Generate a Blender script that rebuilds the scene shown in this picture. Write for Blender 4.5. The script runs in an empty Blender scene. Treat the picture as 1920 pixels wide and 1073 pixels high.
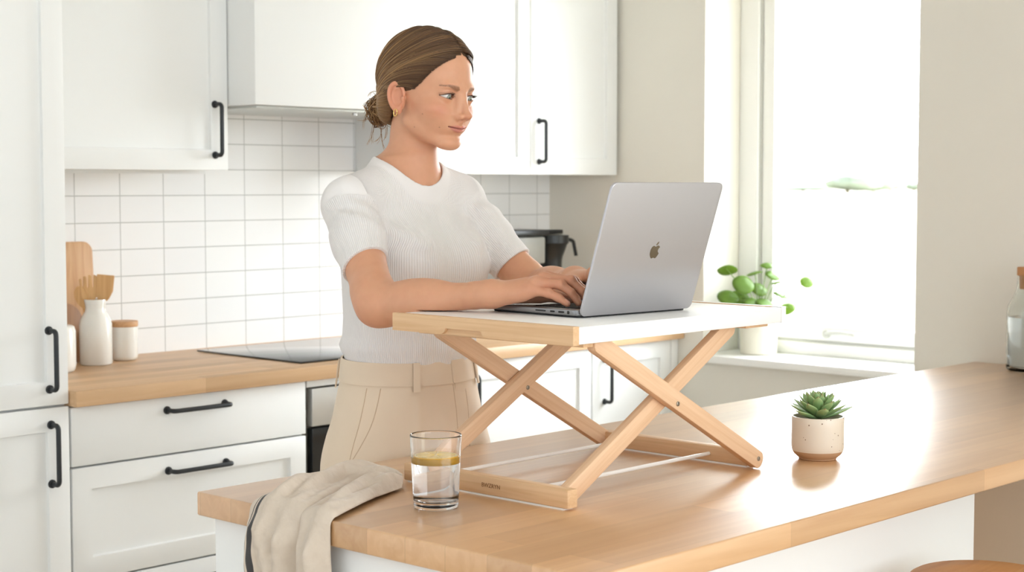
import bpy, bmesh, math, random
import numpy as np
from mathutils import Vector, Matrix

random.seed(7)
rng = np.random.default_rng(11)
S = bpy.context.scene
COL = S.collection
PI = math.pi

# ------------------------------------------------------------------ camera
CAM_H = 1.42
yaw = math.radians(43.2)
F_PX = 3024.0
pitch = math.atan((536.5 - 347.0) / F_PX)
cd = bpy.data.cameras.new('camera')
cam = bpy.data.objects.new('camera', cd)
COL.objects.link(cam)
fwd = Vector((math.cos(yaw) * math.cos(pitch), math.sin(yaw) * math.cos(pitch), -math.sin(pitch)))
cam.location = (0, 0, CAM_H)
cam.rotation_euler = fwd.to_track_quat('-Z', 'Y').to_euler()
cd.sensor_width = 36.0
cd.lens = F_PX * 36.0 / 1920.0
cd.clip_end = 2500
cd.dof.use_dof = True
cd.dof.focus_distance = 2.85
cd.dof.aperture_fstop = 7.5
S.camera = cam

# ------------------------------------------------------------------ exposure
S.view_settings.view_transform = 'Standard'
S.view_settings.look = 'None'
S.view_settings.exposure = 0.13
S.view_settings.gamma = 1.0
S.view_settings.use_curve_mapping = False
S.cycles.max_bounces = 10
S.cycles.diffuse_bounces = 5
S.cycles.glossy_bounces = 5
S.cycles.transmission_bounces = 10
S.cycles.transparent_max_bounces = 12
S.cycles.caustics_reflective = False
S.cycles.caustics_refractive = True
S.cycles.sample_clamp_indirect = 6.0
S.cycles.use_denoising = True

# ------------------------------------------------------------------ world: bright overcast sky, brightest beyond the window (+X)
W = bpy.data.worlds.new('world')
S.world = W
W.use_nodes = True
nt = W.node_tree
nt.nodes.clear()
wo = nt.nodes.new('ShaderNodeOutputWorld')
bg = nt.nodes.new('ShaderNodeBackground')
tc = nt.nodes.new('ShaderNodeTexCoord')
sx = nt.nodes.new('ShaderNodeSeparateXYZ')
mr = nt.nodes.new('ShaderNodeMapRange')
mr.interpolation_type = 'SMOOTHSTEP'
mr.inputs['From Min'].default_value = 0.1
mr.inputs['From Max'].default_value = 0.85
mr.inputs['To Min'].default_value = 1.3
mr.inputs['To Max'].default_value = 20.0
mixc = nt.nodes.new('ShaderNodeMix')
mixc.data_type = 'RGBA'
mixc.inputs[6].default_value = (0.87, 0.945, 1.0, 1)
mixc.inputs[7].default_value = (0.90, 0.96, 1.0, 1)
nt.links.new(tc.outputs['Generated'], sx.inputs[0])
nt.links.new(sx.outputs['X'], mr.inputs['Value'])
nt.links.new(mr.outputs[0], bg.inputs['Strength'])
mr2 = nt.nodes.new('ShaderNodeMapRange')
mr2.inputs['From Min'].default_value = -0.2
mr2.inputs['From Max'].default_value = 0.8
nt.links.new(sx.outputs['X'], mr2.inputs['Value'])
nt.links.new(mr2.outputs[0], mixc.inputs[0])
nt.links.new(mixc.outputs[2], bg.inputs['Color'])
nt.links.new(bg.outputs[0], wo.inputs[0])


def area(name, loc, target, size, size_y, power, color=(1, 1, 1)):
    l = bpy.data.lights.new(name, 'AREA')
    l.shape = 'RECTANGLE'
    l.size = size
    l.size_y = size_y
    l.energy = power
    l.color = color
    o = bpy.data.objects.new(name, l)
    o.location = loc
    d = Vector(target) - Vector(loc)
    o.rotation_euler = d.to_track_quat('-Z', 'Y').to_euler()
    COL.objects.link(o)
    return o


# added fill light behind the camera, as if from large unseen windows
area('fill_light_behind', (1.6, -2.9, 1.7), (3.0, 3.0, 1.1), 3.2, 1.9, 62, (0.88, 0.95, 1.0))

# ------------------------------------------------------------------ colour + material helpers


def lin(r, g, b):
    f = lambda c: ((c / 255.0) / 12.92) if c / 255.0 <= 0.04045 else (((c / 255.0) + 0.055) / 1.055) ** 2.4
    return (f(r), f(g), f(b), 1.0)


def pmat(name, col, rough=0.5, metal=0.0, coat=0.0, trans=0.0, ior=1.5, sss=0.0, var=0.0, vscale=6.0, bump=0.0, bscale=80.0, spec=0.5, sheen=0.0):
    m = bpy.data.materials.new(name)
    m.use_nodes = True
    n = m.node_tree
    b = n.nodes['Principled BSDF']
    b.inputs['Base Color'].default_value = col
    b.inputs['Roughness'].default_value = rough
    b.inputs['Metallic'].default_value = metal
    b.inputs['Coat Weight'].default_value = coat
    b.inputs['Coat Roughness'].default_value = 0.12
    b.inputs['Transmission Weight'].default_value = trans
    b.inputs['IOR'].default_value = ior
    b.inputs['Specular IOR Level'].default_value = spec
    if sheen:
        b.inputs['Sheen Weight'].default_value = sheen
    if sss:
        b.inputs['Subsurface Weight'].default_value = sss
        b.inputs['Subsurface Radius'].default_value = (1.0, 0.35, 0.18)
        b.inputs['Subsurface Scale'].default_value = 0.006
    t = n.nodes.new('ShaderNodeTexCoord')
    if var:
        nz = n.nodes.new('ShaderNodeTexNoise')
        nz.inputs['Scale'].default_value = vscale
        nz.inputs['Detail'].default_value = 4
        n.links.new(t.outputs['Object'], nz.inputs['Vector'])
        mx = n.nodes.new('ShaderNodeMix')
        mx.data_type = 'RGBA'
        mx.inputs[6].default_value = tuple(c * (1 - var) for c in col[:3]) + (1,)
        mx.inputs[7].default_value = tuple(min(1, c * (1 + var)) for c in col[:3]) + (1,)
        n.links.new(nz.outputs['Fac'], mx.inputs[0])
        n.links.new(mx.outputs[2], b.inputs['Base Color'])
    if bump:
        nb = n.nodes.new('ShaderNodeTexNoise')
        nb.inputs['Scale'].default_value = bscale
        nb.inputs['Detail'].default_value = 3
        n.links.new(t.outputs['Object'], nb.inputs['Vector'])
        bp = n.nodes.new('ShaderNodeBump')
        bp.inputs['Strength'].default_value = bump
        bp.inputs['Distance'].default_value = 0.002
        n.links.new(nb.outputs['Fac'], bp.inputs['Height'])
        n.links.new(bp.outputs[0], b.inputs['Normal'])
    return m


def wood(name, c1, c2, rough=0.45, grain=(1.5, 34, 34), staves=None, coat=0.0, cr=0.18, seam=0.75, spec=0.5, dist=1.2):
    """grain stretched along local X; staves=(length, width) makes butcher block"""
    m = bpy.data.materials.new(name)
    m.use_nodes = True
    n = m.node_tree
    b = n.nodes['Principled BSDF']
    b.inputs['Roughness'].default_value = rough
    b.inputs['Coat Weight'].default_value = coat
    b.inputs['Coat Roughness'].default_value = cr
    b.inputs['Specular IOR Level'].default_value = spec
    t = n.nodes.new('ShaderNodeTexCoord')
    mp = n.nodes.new('ShaderNodeMapping')
    mp.inputs['Scale'].default_value = grain
    n.links.new(t.outputs['Object'], mp.inputs['Vector'])
    nz = n.nodes.new('ShaderNodeTexNoise')
    nz.inputs['Scale'].default_value = 1.0
    nz.inputs['Detail'].default_value = 5
    nz.inputs['Distortion'].default_value = dist
    n.links.new(mp.outputs[0], nz.inputs['Vector'])
    rp = n.nodes.new('ShaderNodeMapRange')
    rp.inputs['From Min'].default_value = 0.32
    rp.inputs['From Max'].default_value = 0.68
    n.links.new(nz.outputs['Fac'], rp.inputs['Value'])
    mx = n.nodes.new('ShaderNodeMix')
    mx.data_type = 'RGBA'
    mx.inputs[6].default_value = c1
    mx.inputs[7].default_value = c2
    n.links.new(rp.outputs[0], mx.inputs[0])
    out = mx.outputs[2]
    if staves:
        bk = n.nodes.new('ShaderNodeTexBrick')
        bk.offset = 0.37
        bk.offset_frequency = 2
        bk.squash = 1.0
        bk.inputs['Scale'].default_value = 1.0
        bk.inputs['Brick Width'].default_value = staves[0]
        bk.inputs['Row Height'].default_value = staves[1]
        bk.inputs['Mortar Size'].default_value = 0.0006
        bk.inputs['Mortar Smooth'].default_value = 0.3
        bk.inputs['Color1'].default_value = (0.83, 0.80, 0.77, 1)
        bk.inputs['Color2'].default_value = (1.06, 1.06, 1.07, 1)
        bk.inputs['Mortar'].default_value = (seam, seam * 0.95, seam * 0.9, 1)
        n.links.new(t.outputs['Object'], bk.inputs['Vector'])
        ml = n.nodes.new('ShaderNodeMix')
        ml.data_type = 'RGBA'
        ml.blend_type = 'MULTIPLY'
        ml.inputs[0].default_value = 1.0
        n.links.new(out, ml.inputs[6])
        n.links.new(bk.outputs['Color'], ml.inputs[7])
        out = ml.outputs[2]
    n.links.new(out, b.inputs['Base Color'])
    bp = n.nodes.new('ShaderNodeBump')
    bp.inputs['Strength'].default_value = 0.08
    bp.inputs['Distance'].default_value = 0.001
    n.links.new(nz.outputs['Fac'], bp.inputs['Height'])
    n.links.new(bp.outputs[0], b.inputs['Normal'])
    return m


M = {}
M['cab'] = pmat('cabinet_white', lin(238, 239, 238), 0.42, var=0.012, vscale=3)
M['wall'] = pmat('wall_paint', lin(231, 227, 217), 0.85, var=0.02, vscale=1.5)
M['ceil'] = pmat('ceiling_paint', lin(246, 246, 244), 0.9, var=0.01)
M['white'] = pmat('window_white', lin(247, 247, 244), 0.4, var=0.01)
M['seal'] = pmat('window_seal', lin(205, 205, 198), 0.6, var=0.02)
M['dark_gap'] = pmat('shadow_gap_board', lin(120, 114, 104), 0.8, var=0.05)
M['black'] = pmat('black_metal', lin(28, 32, 36), 0.42, var=0.1, vscale=40)
M['steel'] = pmat('brushed_steel', lin(205, 205, 203), 0.38, metal=0.75, var=0.04, vscale=12)
M['oven_glass'] = pmat('oven_black_glass', lin(18, 20, 22), 0.12, var=0.05)
M['hob'] = pmat('hob_black_glass', lin(30, 32, 34), 0.07, coat=0.5, var=0.05)
M['island_top'] = wood('island_butcher_block', lin(213, 170, 124), lin(199, 152, 105), 0.30, (1.3, 30, 30), (0.62, 0.083), coat=1.0, spec=0.6, cr=0.34)
M['counter_top'] = wood('counter_butcher_block', lin(222, 186, 146), lin(207, 168, 126), 0.42, (1.3, 26, 26), (0.7, 0.06), coat=0.1)
M['beech'] = wood('beech_wood', lin(229, 194, 160), lin(218, 178, 142), 0.5, (3, 90, 90), spec=0.35)
M['beech_edge'] = wood('beech_tray_edge', lin(226, 190, 150), lin(212, 172, 130), 0.5, (60, 3, 90), spec=0.35)
M['tray_white'] = pmat('tray_white_laminate', lin(243, 242, 240), 0.38, var=0.008)
M['stool'] = wood('stool_oak', lin(204, 152, 100), lin(188, 134, 84), 0.5, (3, 40, 40))
M['floor'] = wood('floor_boards', lin(214, 203, 188), lin(200, 188, 172), 0.5, (1.2, 16, 16), (1.6, 0.14))
M['ceramic'] = pmat('white_ceramic', lin(240, 238, 232), 0.22, coat=0.4, var=0.01)
M['lid_wood'] = wood('lid_wood', lin(210, 165, 120), lin(192, 146, 102), 0.55, (8, 60, 60))
M['board_wood'] = wood('board_wood', lin(214, 172, 128), lin(196, 150, 106), 0.55, (50, 50, 3))
M['board_dark'] = wood('board_dark_wood', lin(170, 126, 88), lin(146, 104, 70), 0.55, (50, 50, 3))
M['utensil'] = wood('utensil_wood', lin(222, 178, 122), lin(204, 156, 100), 0.55, (50, 50, 4))
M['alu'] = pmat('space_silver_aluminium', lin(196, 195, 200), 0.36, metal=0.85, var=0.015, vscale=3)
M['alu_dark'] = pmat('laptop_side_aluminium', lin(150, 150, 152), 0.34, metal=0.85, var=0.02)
M['key'] = pmat('key_black', lin(24, 24, 26), 0.55, var=0.1)
M['port'] = pmat('port_dark', lin(14, 14, 16), 0.6, var=0.1)
M['rubber'] = pmat('rubber_dark', lin(38, 38, 40), 0.7, var=0.1)
M['mirror'] = pmat('polished_logo', lin(150, 140, 125), 0.08, metal=1.0, var=0.02)
M['screen'] = pmat('screen_glass', lin(14, 15, 18), 0.08, coat=0.6, var=0.05)
M['rod'] = pmat('white_rod', lin(240, 238, 234), 0.3, var=0.02)
M['screw'] = pmat('screw_steel', lin(150, 140, 128), 0.3, metal=0.9, var=0.05)
M['screw_dark'] = pmat('screw_recess', lin(40, 34, 30), 0.6, var=0.05)
M['burn'] = pmat('burnt_mark', lin(140, 96, 60), 0.7, var=0.1)
M['glass'] = pmat('clear_glass', (1, 1, 1, 1), 0.0, trans=1.0, ior=1.45)
M['carafe_glass'] = pmat('pale_glass', (0.97, 0.99, 0.97, 1), 0.02, trans=1.0, ior=1.3)
M['water'] = pmat('water', (1, 1, 1, 1), 0.0, trans=1.0, ior=1.33)
M['cork'] = pmat('cork', lin(186, 132, 86), 0.8, var=0.18, vscale=120, bump=0.3)
M['black_plastic'] = pmat('black_plastic', lin(26, 27, 27), 0.35, var=0.1)
M['panel_beige'] = pmat('beige_panel', lin(226, 208, 186), 0.6, var=0.02)
M['soil'] = pmat('soil', lin(70, 52, 40), 0.95, var=0.3, vscale=200, bump=0.8)
M['metal_outline'] = pmat('hood_filter', lin(200, 203, 200), 0.35, metal=0.6, var=0.03)

# tiles on the back wall
tm = bpy.data.materials.new('back_wall_tiles')
tm.use_nodes = True
n = tm.node_tree
b = n.nodes['Principled BSDF']
b.inputs['Roughness'].default_value = 0.16
t = n.nodes.new('ShaderNodeTexCoord')
sp = n.nodes.new('ShaderNodeSeparateXYZ')
n.links.new(t.outputs['Object'], sp.inputs[0])
cb = n.nodes.new('ShaderNodeCombineXYZ')
ax = n.nodes.new('ShaderNodeMath'); ax.operation = 'SUBTRACT'; ax.inputs[1].default_value = 2.557 - 0.154 * 8
az = n.nodes.new('ShaderNodeMath'); az.operation = 'SUBTRACT'; az.inputs[1].default_value = 0.906 - 0.0803 * 12
n.links.new(sp.outputs[0], ax.inputs[0]); n.links.new(sp.outputs[2], az.inputs[0])
n.links.new(ax.outputs[0], cb.inputs[0]); n.links.new(az.outputs[0], cb.inputs[1])
bk = n.nodes.new('ShaderNodeTexBrick')
bk.offset = 0.0
bk.inputs['Scale'].default_value = 1
bk.inputs['Brick Width'].default_value = 0.154
bk.inputs['Row Height'].default_value = 0.0803
bk.inputs['Mortar Size'].default_value = 0.0014
bk.inputs['Mortar Smooth'].default_value = 0.2
bk.inputs['Color1'].default_value = lin(251, 251, 250)
bk.inputs['Color2'].default_value = lin(248, 248, 248)
bk.inputs['Mortar'].default_value = lin(188, 189, 186)
n.links.new(cb.outputs[0], bk.inputs['Vector'])
n.links.new(bk.outputs['Color'], b.inputs['Base Color'])
bp = n.nodes.new('ShaderNodeBump'); bp.invert = True
bp.inputs['Strength'].default_value = 0.5; bp.inputs['Distance'].default_value = 0.001
n.links.new(bk.outputs['Fac'], bp.inputs['Height']); n.links.new(bp.outputs[0], b.inputs['Normal'])
M['tiles'] = tm

# ------------------------------------------------------------------ object helpers


def tag(o, label=None, cat=None, group=None, kind=None):
    if label: o['label'] = label
    if cat: o['category'] = cat
    if group: o['group'] = group
    if kind: o['kind'] = kind
    return o


def thing(name, loc, label, cat, rz=0.0, group=None):
    o = bpy.data.objects.new(name, None)
    o.location = loc
    o.rotation_euler = (0, 0, rz)
    o.empty_display_size = 0.05
    COL.objects.link(o)
    return tag(o, label, cat, group)


def root_of(o):
    while o.parent: o = o.parent
    return o


def mesh_obj(name, me, mat, parent=None, local=False, smooth=None):
    """vertices are in world space unless local=True; they are moved into the root's space"""
    if parent is not None and not local:
        r = root_of(parent)
        Mw = Matrix.Translation(r.location) @ r.rotation_euler.to_matrix().to_4x4()
        me.transform(Mw.inverted())
    o = bpy.data.objects.new(name, me)
    if isinstance(mat, (list, tuple)):
        for k in mat: me.materials.append(k)
    elif mat: me.materials.append(mat)
    COL.objects.link(o)
    if parent is not None: o.parent = parent
    if smooth is not None:
        for p in me.polygons: p.use_smooth = True
        if smooth < 180: me.set_sharp_from_angle(angle=math.radians(smooth))
    return o


def ob(name, bm, mat, parent=None, local=False, smooth=35):
    me = bpy.data.meshes.new(name)
    bmesh.ops.recalc_face_normals(bm, faces=bm.faces)
    bm.to_mesh(me)
    bm.free()
    return mesh_obj(name, me, mat, parent, local, smooth)


def box(x0, x1, y0, y1, z0, z1, bev=0.0, seg=2, bm=None):
    b0 = bmesh.new()
    bmesh.ops.create_cube(b0, size=1.0)
    for v in b0.verts:
        v.co = Vector((x0 + (v.co.x + .5) * (x1 - x0), y0 + (v.co.y + .5) * (y1 - y0), z0 + (v.co.z + .5) * (z1 - z0)))
    if bev:
        bmesh.ops.bevel(b0, geom=list(b0.edges), offset=bev, segments=seg, affect='EDGES', profile=0.5)
    return merge(bm, b0)


def merge(bm, b0):
    if bm is None: return b0
    me = bpy.data.meshes.new('t'); b0.to_mesh(me); b0.free(); bm.from_mesh(me); bpy.data.meshes.remove(me)
    return bm


def lathe(prof, c=(0, 0, 0), seg=64, bm=None):
    b0 = bmesh.new()
    rings = []
    for r, z in prof:
        if r < 1e-6:
            rings.append([b0.verts.new((c[0], c[1], c[2] + z))])
        else:
            rings.append([b0.verts.new((c[0] + r * math.cos(2 * PI * k / seg), c[1] + r * math.sin(2 * PI * k / seg), c[2] + z)) for k in range(seg)])
    for a, b_ in zip(rings[:-1], rings[1:]):
        if len(a) == 1 and len(b_) == 1: continue
        for k in range(seg):
            k2 = (k + 1) % seg
            if len(a) == 1: b0.faces.new((a[0], b_[k], b_[k2]))
            elif len(b_) == 1: b0.faces.new((a[k], a[k2], b_[0]))
            else: b0.faces.new((a[k], a[k2], b_[k2], b_[k]))
    return merge(bm, b0)


def tube(pts, rad, seg=10, bm=None, flat=None, cap=True):
    """sweep a round (or flattened) section along a polyline with parallel transport"""
    P = [Vector(p) for p in pts]
    nP = len(P)
    rs = rad if isinstance(rad, (list, tuple, np.ndarray)) else [rad] * nP
    b0 = bmesh.new()
    T = []
    for i in range(nP):
        a = P[max(0, i - 1)]; c = P[min(nP - 1, i + 1)]
        T.append((c - a).normalized())
    ref = Vector((0, 0, 1)) if abs(T[0].z) < 0.9 else Vector((1, 0, 0))
    N = (ref - T[0] * ref.dot(T[0])).normalized()
    rings = []
    for i in range(nP):
        N = (N - T[i] * N.dot(T[i])).normalized()
        B = T[i].cross(N)
        fx, fy = flat if flat else (1, 1)
        rings.append([b0.verts.new(P[i] + (N * math.cos(2 * PI * k / seg) * fx + B * math.sin(2 * PI * k / seg) * fy) * rs[i]) for k in range(seg)])
    for a, b_ in zip(rings[:-1], rings[1:]):
        for k in range(seg):
            b0.faces.new((a[k], a[(k + 1) % seg], b_[(k + 1) % seg], b_[k]))
    if cap:
        b0.faces.new(rings[0][::-1]); b0.faces.new(rings[-1])
    return merge(bm, b0)


def smooth_path(pts, n=8):
    P = [Vector(p) for p in pts]
    Q = [P[0]] + P + [P[-1]]
    out = []
    for i in range(1, len(Q) - 2):
        a, b_, c, d = Q[i - 1], Q[i], Q[i + 1], Q[i + 2]
        for k in range(n):
            t_ = k / n
            out.append(0.5 * ((2 * b_) + (c - a) * t_ + (2 * a - 5 * b_ + 4 * c - d) * t_ * t_ + (-a + 3 * b_ - 3 * c + d) * t_ ** 3))
    out.append(P[-1])
    return out


def prism(outline, axis, a0, a1, bm=None, bev=0.0):
    """outline = 2D points in the two other axes (x,y order kept); extruded from a0 to a1 along axis"""
    b0 = bmesh.new()
    def mk(p, a):
        if axis == 'x': return (a, p[0], p[1])
        if axis == 'y': return (p[0], a, p[1])
        return (p[0], p[1], a)
    A = [b0.verts.new(mk(p, a0)) for p in outline]
    B = [b0.verts.new(mk(p, a1)) for p in outline]
    b0.faces.new(A); b0.faces.new(B[::-1])
    n_ = len(A)
    for i in range(n_):
        b0.faces.new((A[i], B[i], B[(i + 1) % n_], A[(i + 1) % n_]))
    bmesh.ops.recalc_face_normals(b0, faces=b0.faces)
    if bev:
        bmesh.ops.bevel(b0, geom=list(b0.edges), offset=bev, segments=2, affect='EDGES', profile=0.5)
    return merge(bm, b0)


def bar(name, p0, p1, w, t_, mat, parent, bev=0.0015, ends=0.0, side=(0, 1, 0)):
    """straight bar from p0 to p1 with its own local X along it. w: in-plane width, t_: thickness along 'side'"""
    p0 = Vector(p0); p1 = Vector(p1)
    L = (p1 - p0).length
    X = (p1 - p0).normalized()
    Y = Vector(side).normalized()
    Z = X.cross(Y).normalized()
    Y = Z.cross(X).normalized()
    if ends:
        # rounded ends: capsule outline in XZ
        o2 = []
        for k in range(9):
            a = -PI / 2 + PI * k / 8
            o2.append((L / 2 + ends * 0 + math.cos(a) * w / 2 * ends, math.sin(a) * w / 2))
        for k in range(9):
            a = PI / 2 + PI * k / 8
            o2.append((-L / 2 + math.cos(a) * w / 2 * ends, math.sin(a) * w / 2))
        bm = prism(o2, 'y', -t_ / 2, t_ / 2)
        es = [e for e in bm.edges if abs(abs(e.verts[0].co.y) - t_ / 2) < 1e-6 and abs(e.verts[0].co.y - e.verts[1].co.y) < 1e-6]
        bmesh.ops.bevel(bm, geom=es, offset=bev, segments=2, affect='EDGES', profile=0.5)
    else:
        bm = box(-L / 2, L / 2, -t_ / 2, t_ / 2, -w / 2, w / 2, bev)
    o = ob(name, bm, mat, parent, local=True, smooth=40)
    R = Matrix((X, Y, Z)).transposed().to_4x4()
    Wm = Matrix.Translation((p0 + p1) / 2) @ R
    if parent is not None:
        r = root_of(parent)
        Mw = Matrix.Translation(r.location) @ r.rotation_euler.to_matrix().to_4x4()
        Wm = Mw.inverted() @ Wm
    o.matrix_local = Wm
    return o


def struct(name, bm, mat, smooth=35):
    return tag(ob(name, bm, mat, None, smooth=smooth), kind='structure')


# ------------------------------------------------------------------ room shell
XW = 4.63      # window wall
YB = 4.15      # back wall
struct('floor', box(-2.6, 4.9, -3.2, 4.3, -0.06, 0.0), M['floor'])
struct('ceiling', box(-2.6, 4.95, -3.2, 4.3, 2.60, 2.66), M['ceil'])
struct('wall_back', box(-2.6, 4.93, YB, 4.30, 0.0, 2.60), M['tiles'])
# window wall, opening Y 2.36..3.415, z 0.79..2.35
bm = box(XW, 4.93, 3.415, YB, 0, 2.6)
box(XW, 4.93, 2.30, 3.415, 0, 0.795, bm=bm)
box(XW, 4.93, 2.30, 3.415, 2.36, 2.6, bm=bm)
struct('wall_right', bm, M['wall'])
struct('wall_right_pier', box(4.30, 4.93, -3.2, 2.397, 0.0, 2.60, 0.002), M['wall'])

# window
win = bpy.data.objects.new('window_1', None); win.location = (4.9, 2.9, 0.82); COL.objects.link(win); tag(win, kind='structure')
bm = box(4.585, 4.90, 2.30, 3.45, 0.795, 0.822, 0.004)
sill = ob('window_sill', bm, M['white'], win)
bm = box(4.84, 4.90, 3.335, 3.415, 0.822, 2.36, 0.004)
box(4.84, 4.90, 2.36, 2.42, 0.822, 2.36, 0.004, bm=bm)
box(4.84, 4.90, 2.42, 3.335, 0.822, 0.865, 0.004, bm=bm)
box(4.84, 4.90, 2.42, 3.335, 2.30, 2.36, 0.004, bm=bm)
ob('window_frame', bm, M['white'], win)
bm = box(4.855, 4.895, 3.275, 3.325, 0.872, 2.29, 0.005)
box(4.855, 4.895, 2.43, 2.48, 0.872, 2.29, 0.005, bm=bm)
box(4.855, 4.895, 2.48, 3.275, 0.872, 0.925, 0.005, bm=bm)
box(4.855, 4.895, 2.48, 3.275, 2.24, 2.29, 0.005, bm=bm)
ob('window_sash', bm, M['white'], win)
bm = box(4.851, 4.90, 3.3255, 3.3345, 0.868, 2.295)
box(4.851, 4.90, 2.43, 3.335, 0.8655, 0.8715, bm=bm)
ob('window_seal', bm, M['seal'], win)
gm = bpy.data.materials.new('window_pane_glass'); gm.use_nodes = True
n = gm.node_tree; n.nodes.clear()
o_ = n.nodes.new('ShaderNodeOutputMaterial'); tr = n.nodes.new('ShaderNodeBsdfTransparent'); gl = n.nodes.new('ShaderNodeBsdfGlossy'); mxs = n.nodes.new('ShaderNodeMixShader')
gl.inputs['Roughness'].default_value = 0.02; mxs.inputs[0].default_value = 0.05
n.links.new(tr.outputs[0], mxs.inputs[1]); n.links.new(gl.outputs[0], mxs.inputs[2]); n.links.new(mxs.outputs[0], o_.inputs[0])
M['pane'] = gm
ob('window_pane', box(4.872, 4.876, 2.48, 3.275, 0.925, 2.24), M['pane'], win)
bm = lathe([(0, 0), (0.014, 0), (0.014, 0.012), (0, 0.012)], (0, 0, 0), 20)
bmesh.ops.rotate(bm, verts=bm.verts, cent=(0, 0, 0), matrix=Matrix.Rotation(-PI / 2, 3, 'Y'))
bmesh.ops.translate(bm, verts=bm.verts, vec=(4.856, 3.045, 0.899))
tube(smooth_path([(4.846, 3.045, 0.899), (4.838, 3.03, 0.905), (4.836, 2.98, 0.908), (4.838, 2.93, 0.905)], 5), 0.006, 8, bm=bm)
ob('window_handle', bm, M['seal'], win)

# ------------------------------------------------------------------ outside (seen through the window)
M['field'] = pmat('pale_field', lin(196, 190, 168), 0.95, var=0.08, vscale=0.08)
M['far_leaf'] = pmat('haze_paled_foliage', lin(192, 206, 190), 0.95, var=0.12, vscale=0.6)  # leaf colour lightened to stand in for distance haze
M['fence_wood'] = pmat('weathered_fence_wood', lin(196, 172, 138), 0.9, var=0.08, vscale=3)
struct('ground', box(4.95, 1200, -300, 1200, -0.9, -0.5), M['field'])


def blob_tree(name, x, y, w, h, seed, label):
    r_ = np.random.default_rng(seed)
    bm = bmesh.new()
    for k in range(9):
        b0 = bmesh.new()
        bmesh.ops.create_icosphere(b0, subdivisions=3, radius=1)
        rr = 0.28 + 0.14 * r_.random()
        cx, cy, cz = (r_.random() - .5) * 0.62, (r_.random() - .5) * 0.4, 0.38 + 0.36 * r_.random()
        for v in b0.verts:
            d = 1 + 0.12 * math.sin(9 * v.co.x + k) * math.sin(8 * v.co.y) * math.cos(7 * v.co.z)
            v.co = Vector((x + (cy + v.co.y * rr * d) * w, y + (cx + v.co.x * rr * d) * w, -0.5 + (cz + v.co.z * rr * d * 0.8) * h))
        merge(bm, b0)
    t0 = thing(name, (x, y, -0.5), label, 'tree', group='trees beyond the field')
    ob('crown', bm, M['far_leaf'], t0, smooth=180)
    ob('trunk', tube([(x, y, -0.5), (x, y, -0.5 + 0.5 * h)], w * 0.04, 8), M['fence_wood'], t0)


# direction through the window: x px 1480..1715 -> bearing; trees at 150 m
def bearing(px, d):
    a = yaw - math.atan((px - 960) / F_PX)
    return d * math.cos(a), d * math.sin(a)


for i, (px, w, h, lb) in enumerate([(1588, 13.0, 4.6, 'hazy pale rounded tree at the far field edge, tallest of the row'),
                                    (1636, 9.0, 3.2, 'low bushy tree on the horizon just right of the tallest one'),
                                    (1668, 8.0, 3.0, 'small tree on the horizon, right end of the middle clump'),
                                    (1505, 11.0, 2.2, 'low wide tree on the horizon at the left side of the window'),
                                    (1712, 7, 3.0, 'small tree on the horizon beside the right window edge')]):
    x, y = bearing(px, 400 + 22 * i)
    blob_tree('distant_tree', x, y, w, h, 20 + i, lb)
# low terrace fence outside
x, y = bearing(1655, 9.5)
fz = thing('garden_fence', (x, y, -0.5), 'pale low timber fence standing outside beyond the window', 'fence')
for dy in (-1.0, -0.35, 0.3):
    ob('post', box(x - 0.04, x + 0.04, y + dy - 0.05, y + dy + 0.05, -0.5, 0.55, 0.005), M['fence_wood'], fz)
for zz in (0.2, 0.5):
    ob('rail', box(x - 0.02, x + 0.02, y - 1.2, y + 0.45, zz, zz + 0.09, 0.004), M['fence_wood'], fz)

# ------------------------------------------------------------------ kitchen units
def shaker(name, parent, x0, x1, z0, z1, yf, th=0.02, stile=0.082, slab=False):
    b0 = bmesh.new()
    bmesh.ops.create_cube(b0, size=1.0)
    for v in b0.verts:
        v.co = Vector((x0 + (v.co.x + .5) * (x1 - x0), yf + (v.co.y + .5) * th, z0 + (v.co.z + .5) * (z1 - z0)))
    es = list(b0.edges)
    bmesh.ops.bevel(b0, geom=es, offset=0.0022, segments=2, affect='EDGES', profile=0.5)
    if not slab:
        f = min(b0.faces, key=lambda q: q.calc_center_median().y - q.calc_area())
        f = max([q for q in b0.faces if abs(q.normal.y + 1) < 0.01 or abs(q.normal.y - 1) < 0.01], key=lambda q: (-(q.calc_center_median().y)) * 10 + q.calc_area() * 0.01)
        bmesh.ops.inset_region(b0, faces=[f], thickness=stile - 0.0022, depth=0)
        cz = f.calc_center_median()
        r = bmesh.ops.inset_region(b0, faces=[f], thickness=0.0025, depth=0)
        for v in f.verts: v.co.y += 0.009
        # frame joints: thin grooves between stiles and rails
    o = ob(name, b0, M['cab'], parent, smooth=25)
    return o


def handle(parent, x, y, z, L, vertical=True, out=0.034, r=0.0062):
    """black D handle on the plane y, centred at x,z"""
    h = L / 2
    pts = [(-h, 0), (-h, -out * 0.6)]
    for k in range(5):
        a = (k + 1) / 6 * PI / 2
        pts.append((-h + 0.011 * (1 - math.cos(a)), -out + 0.011 * (1 - math.sin(a))))
    pts.append((-h + 0.012, -out))
    full = pts + [(-p[0], p[1]) for p in pts[::-1]]
    w = [((x, y + q[1], z + q[0]) if vertical else (x + q[0], y + q[1], z)) for q in full]
    bm = tube(w, r, 12)
    for s_ in (-h, h):
        b1 = lathe([(0, 0), (r * 1.75, 0), (r * 1.75, 0.003), (r * 1.45, 0.007), (0, 0.008)], (0, 0, 0), 18)
        bmesh.ops.rotate(b1, verts=b1.verts, cent=(0, 0, 0), matrix=Matrix.Rotation(PI / 2, 3, 'X'))
        bmesh.ops.translate(b1, verts=b1.verts, vec=(x, y + 0.0005, z + s_) if vertical else (x + s_, y + 0.0005, z))
        merge(bm, b1)
    return ob('handle', bm, M['black'], parent, smooth=50)


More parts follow.
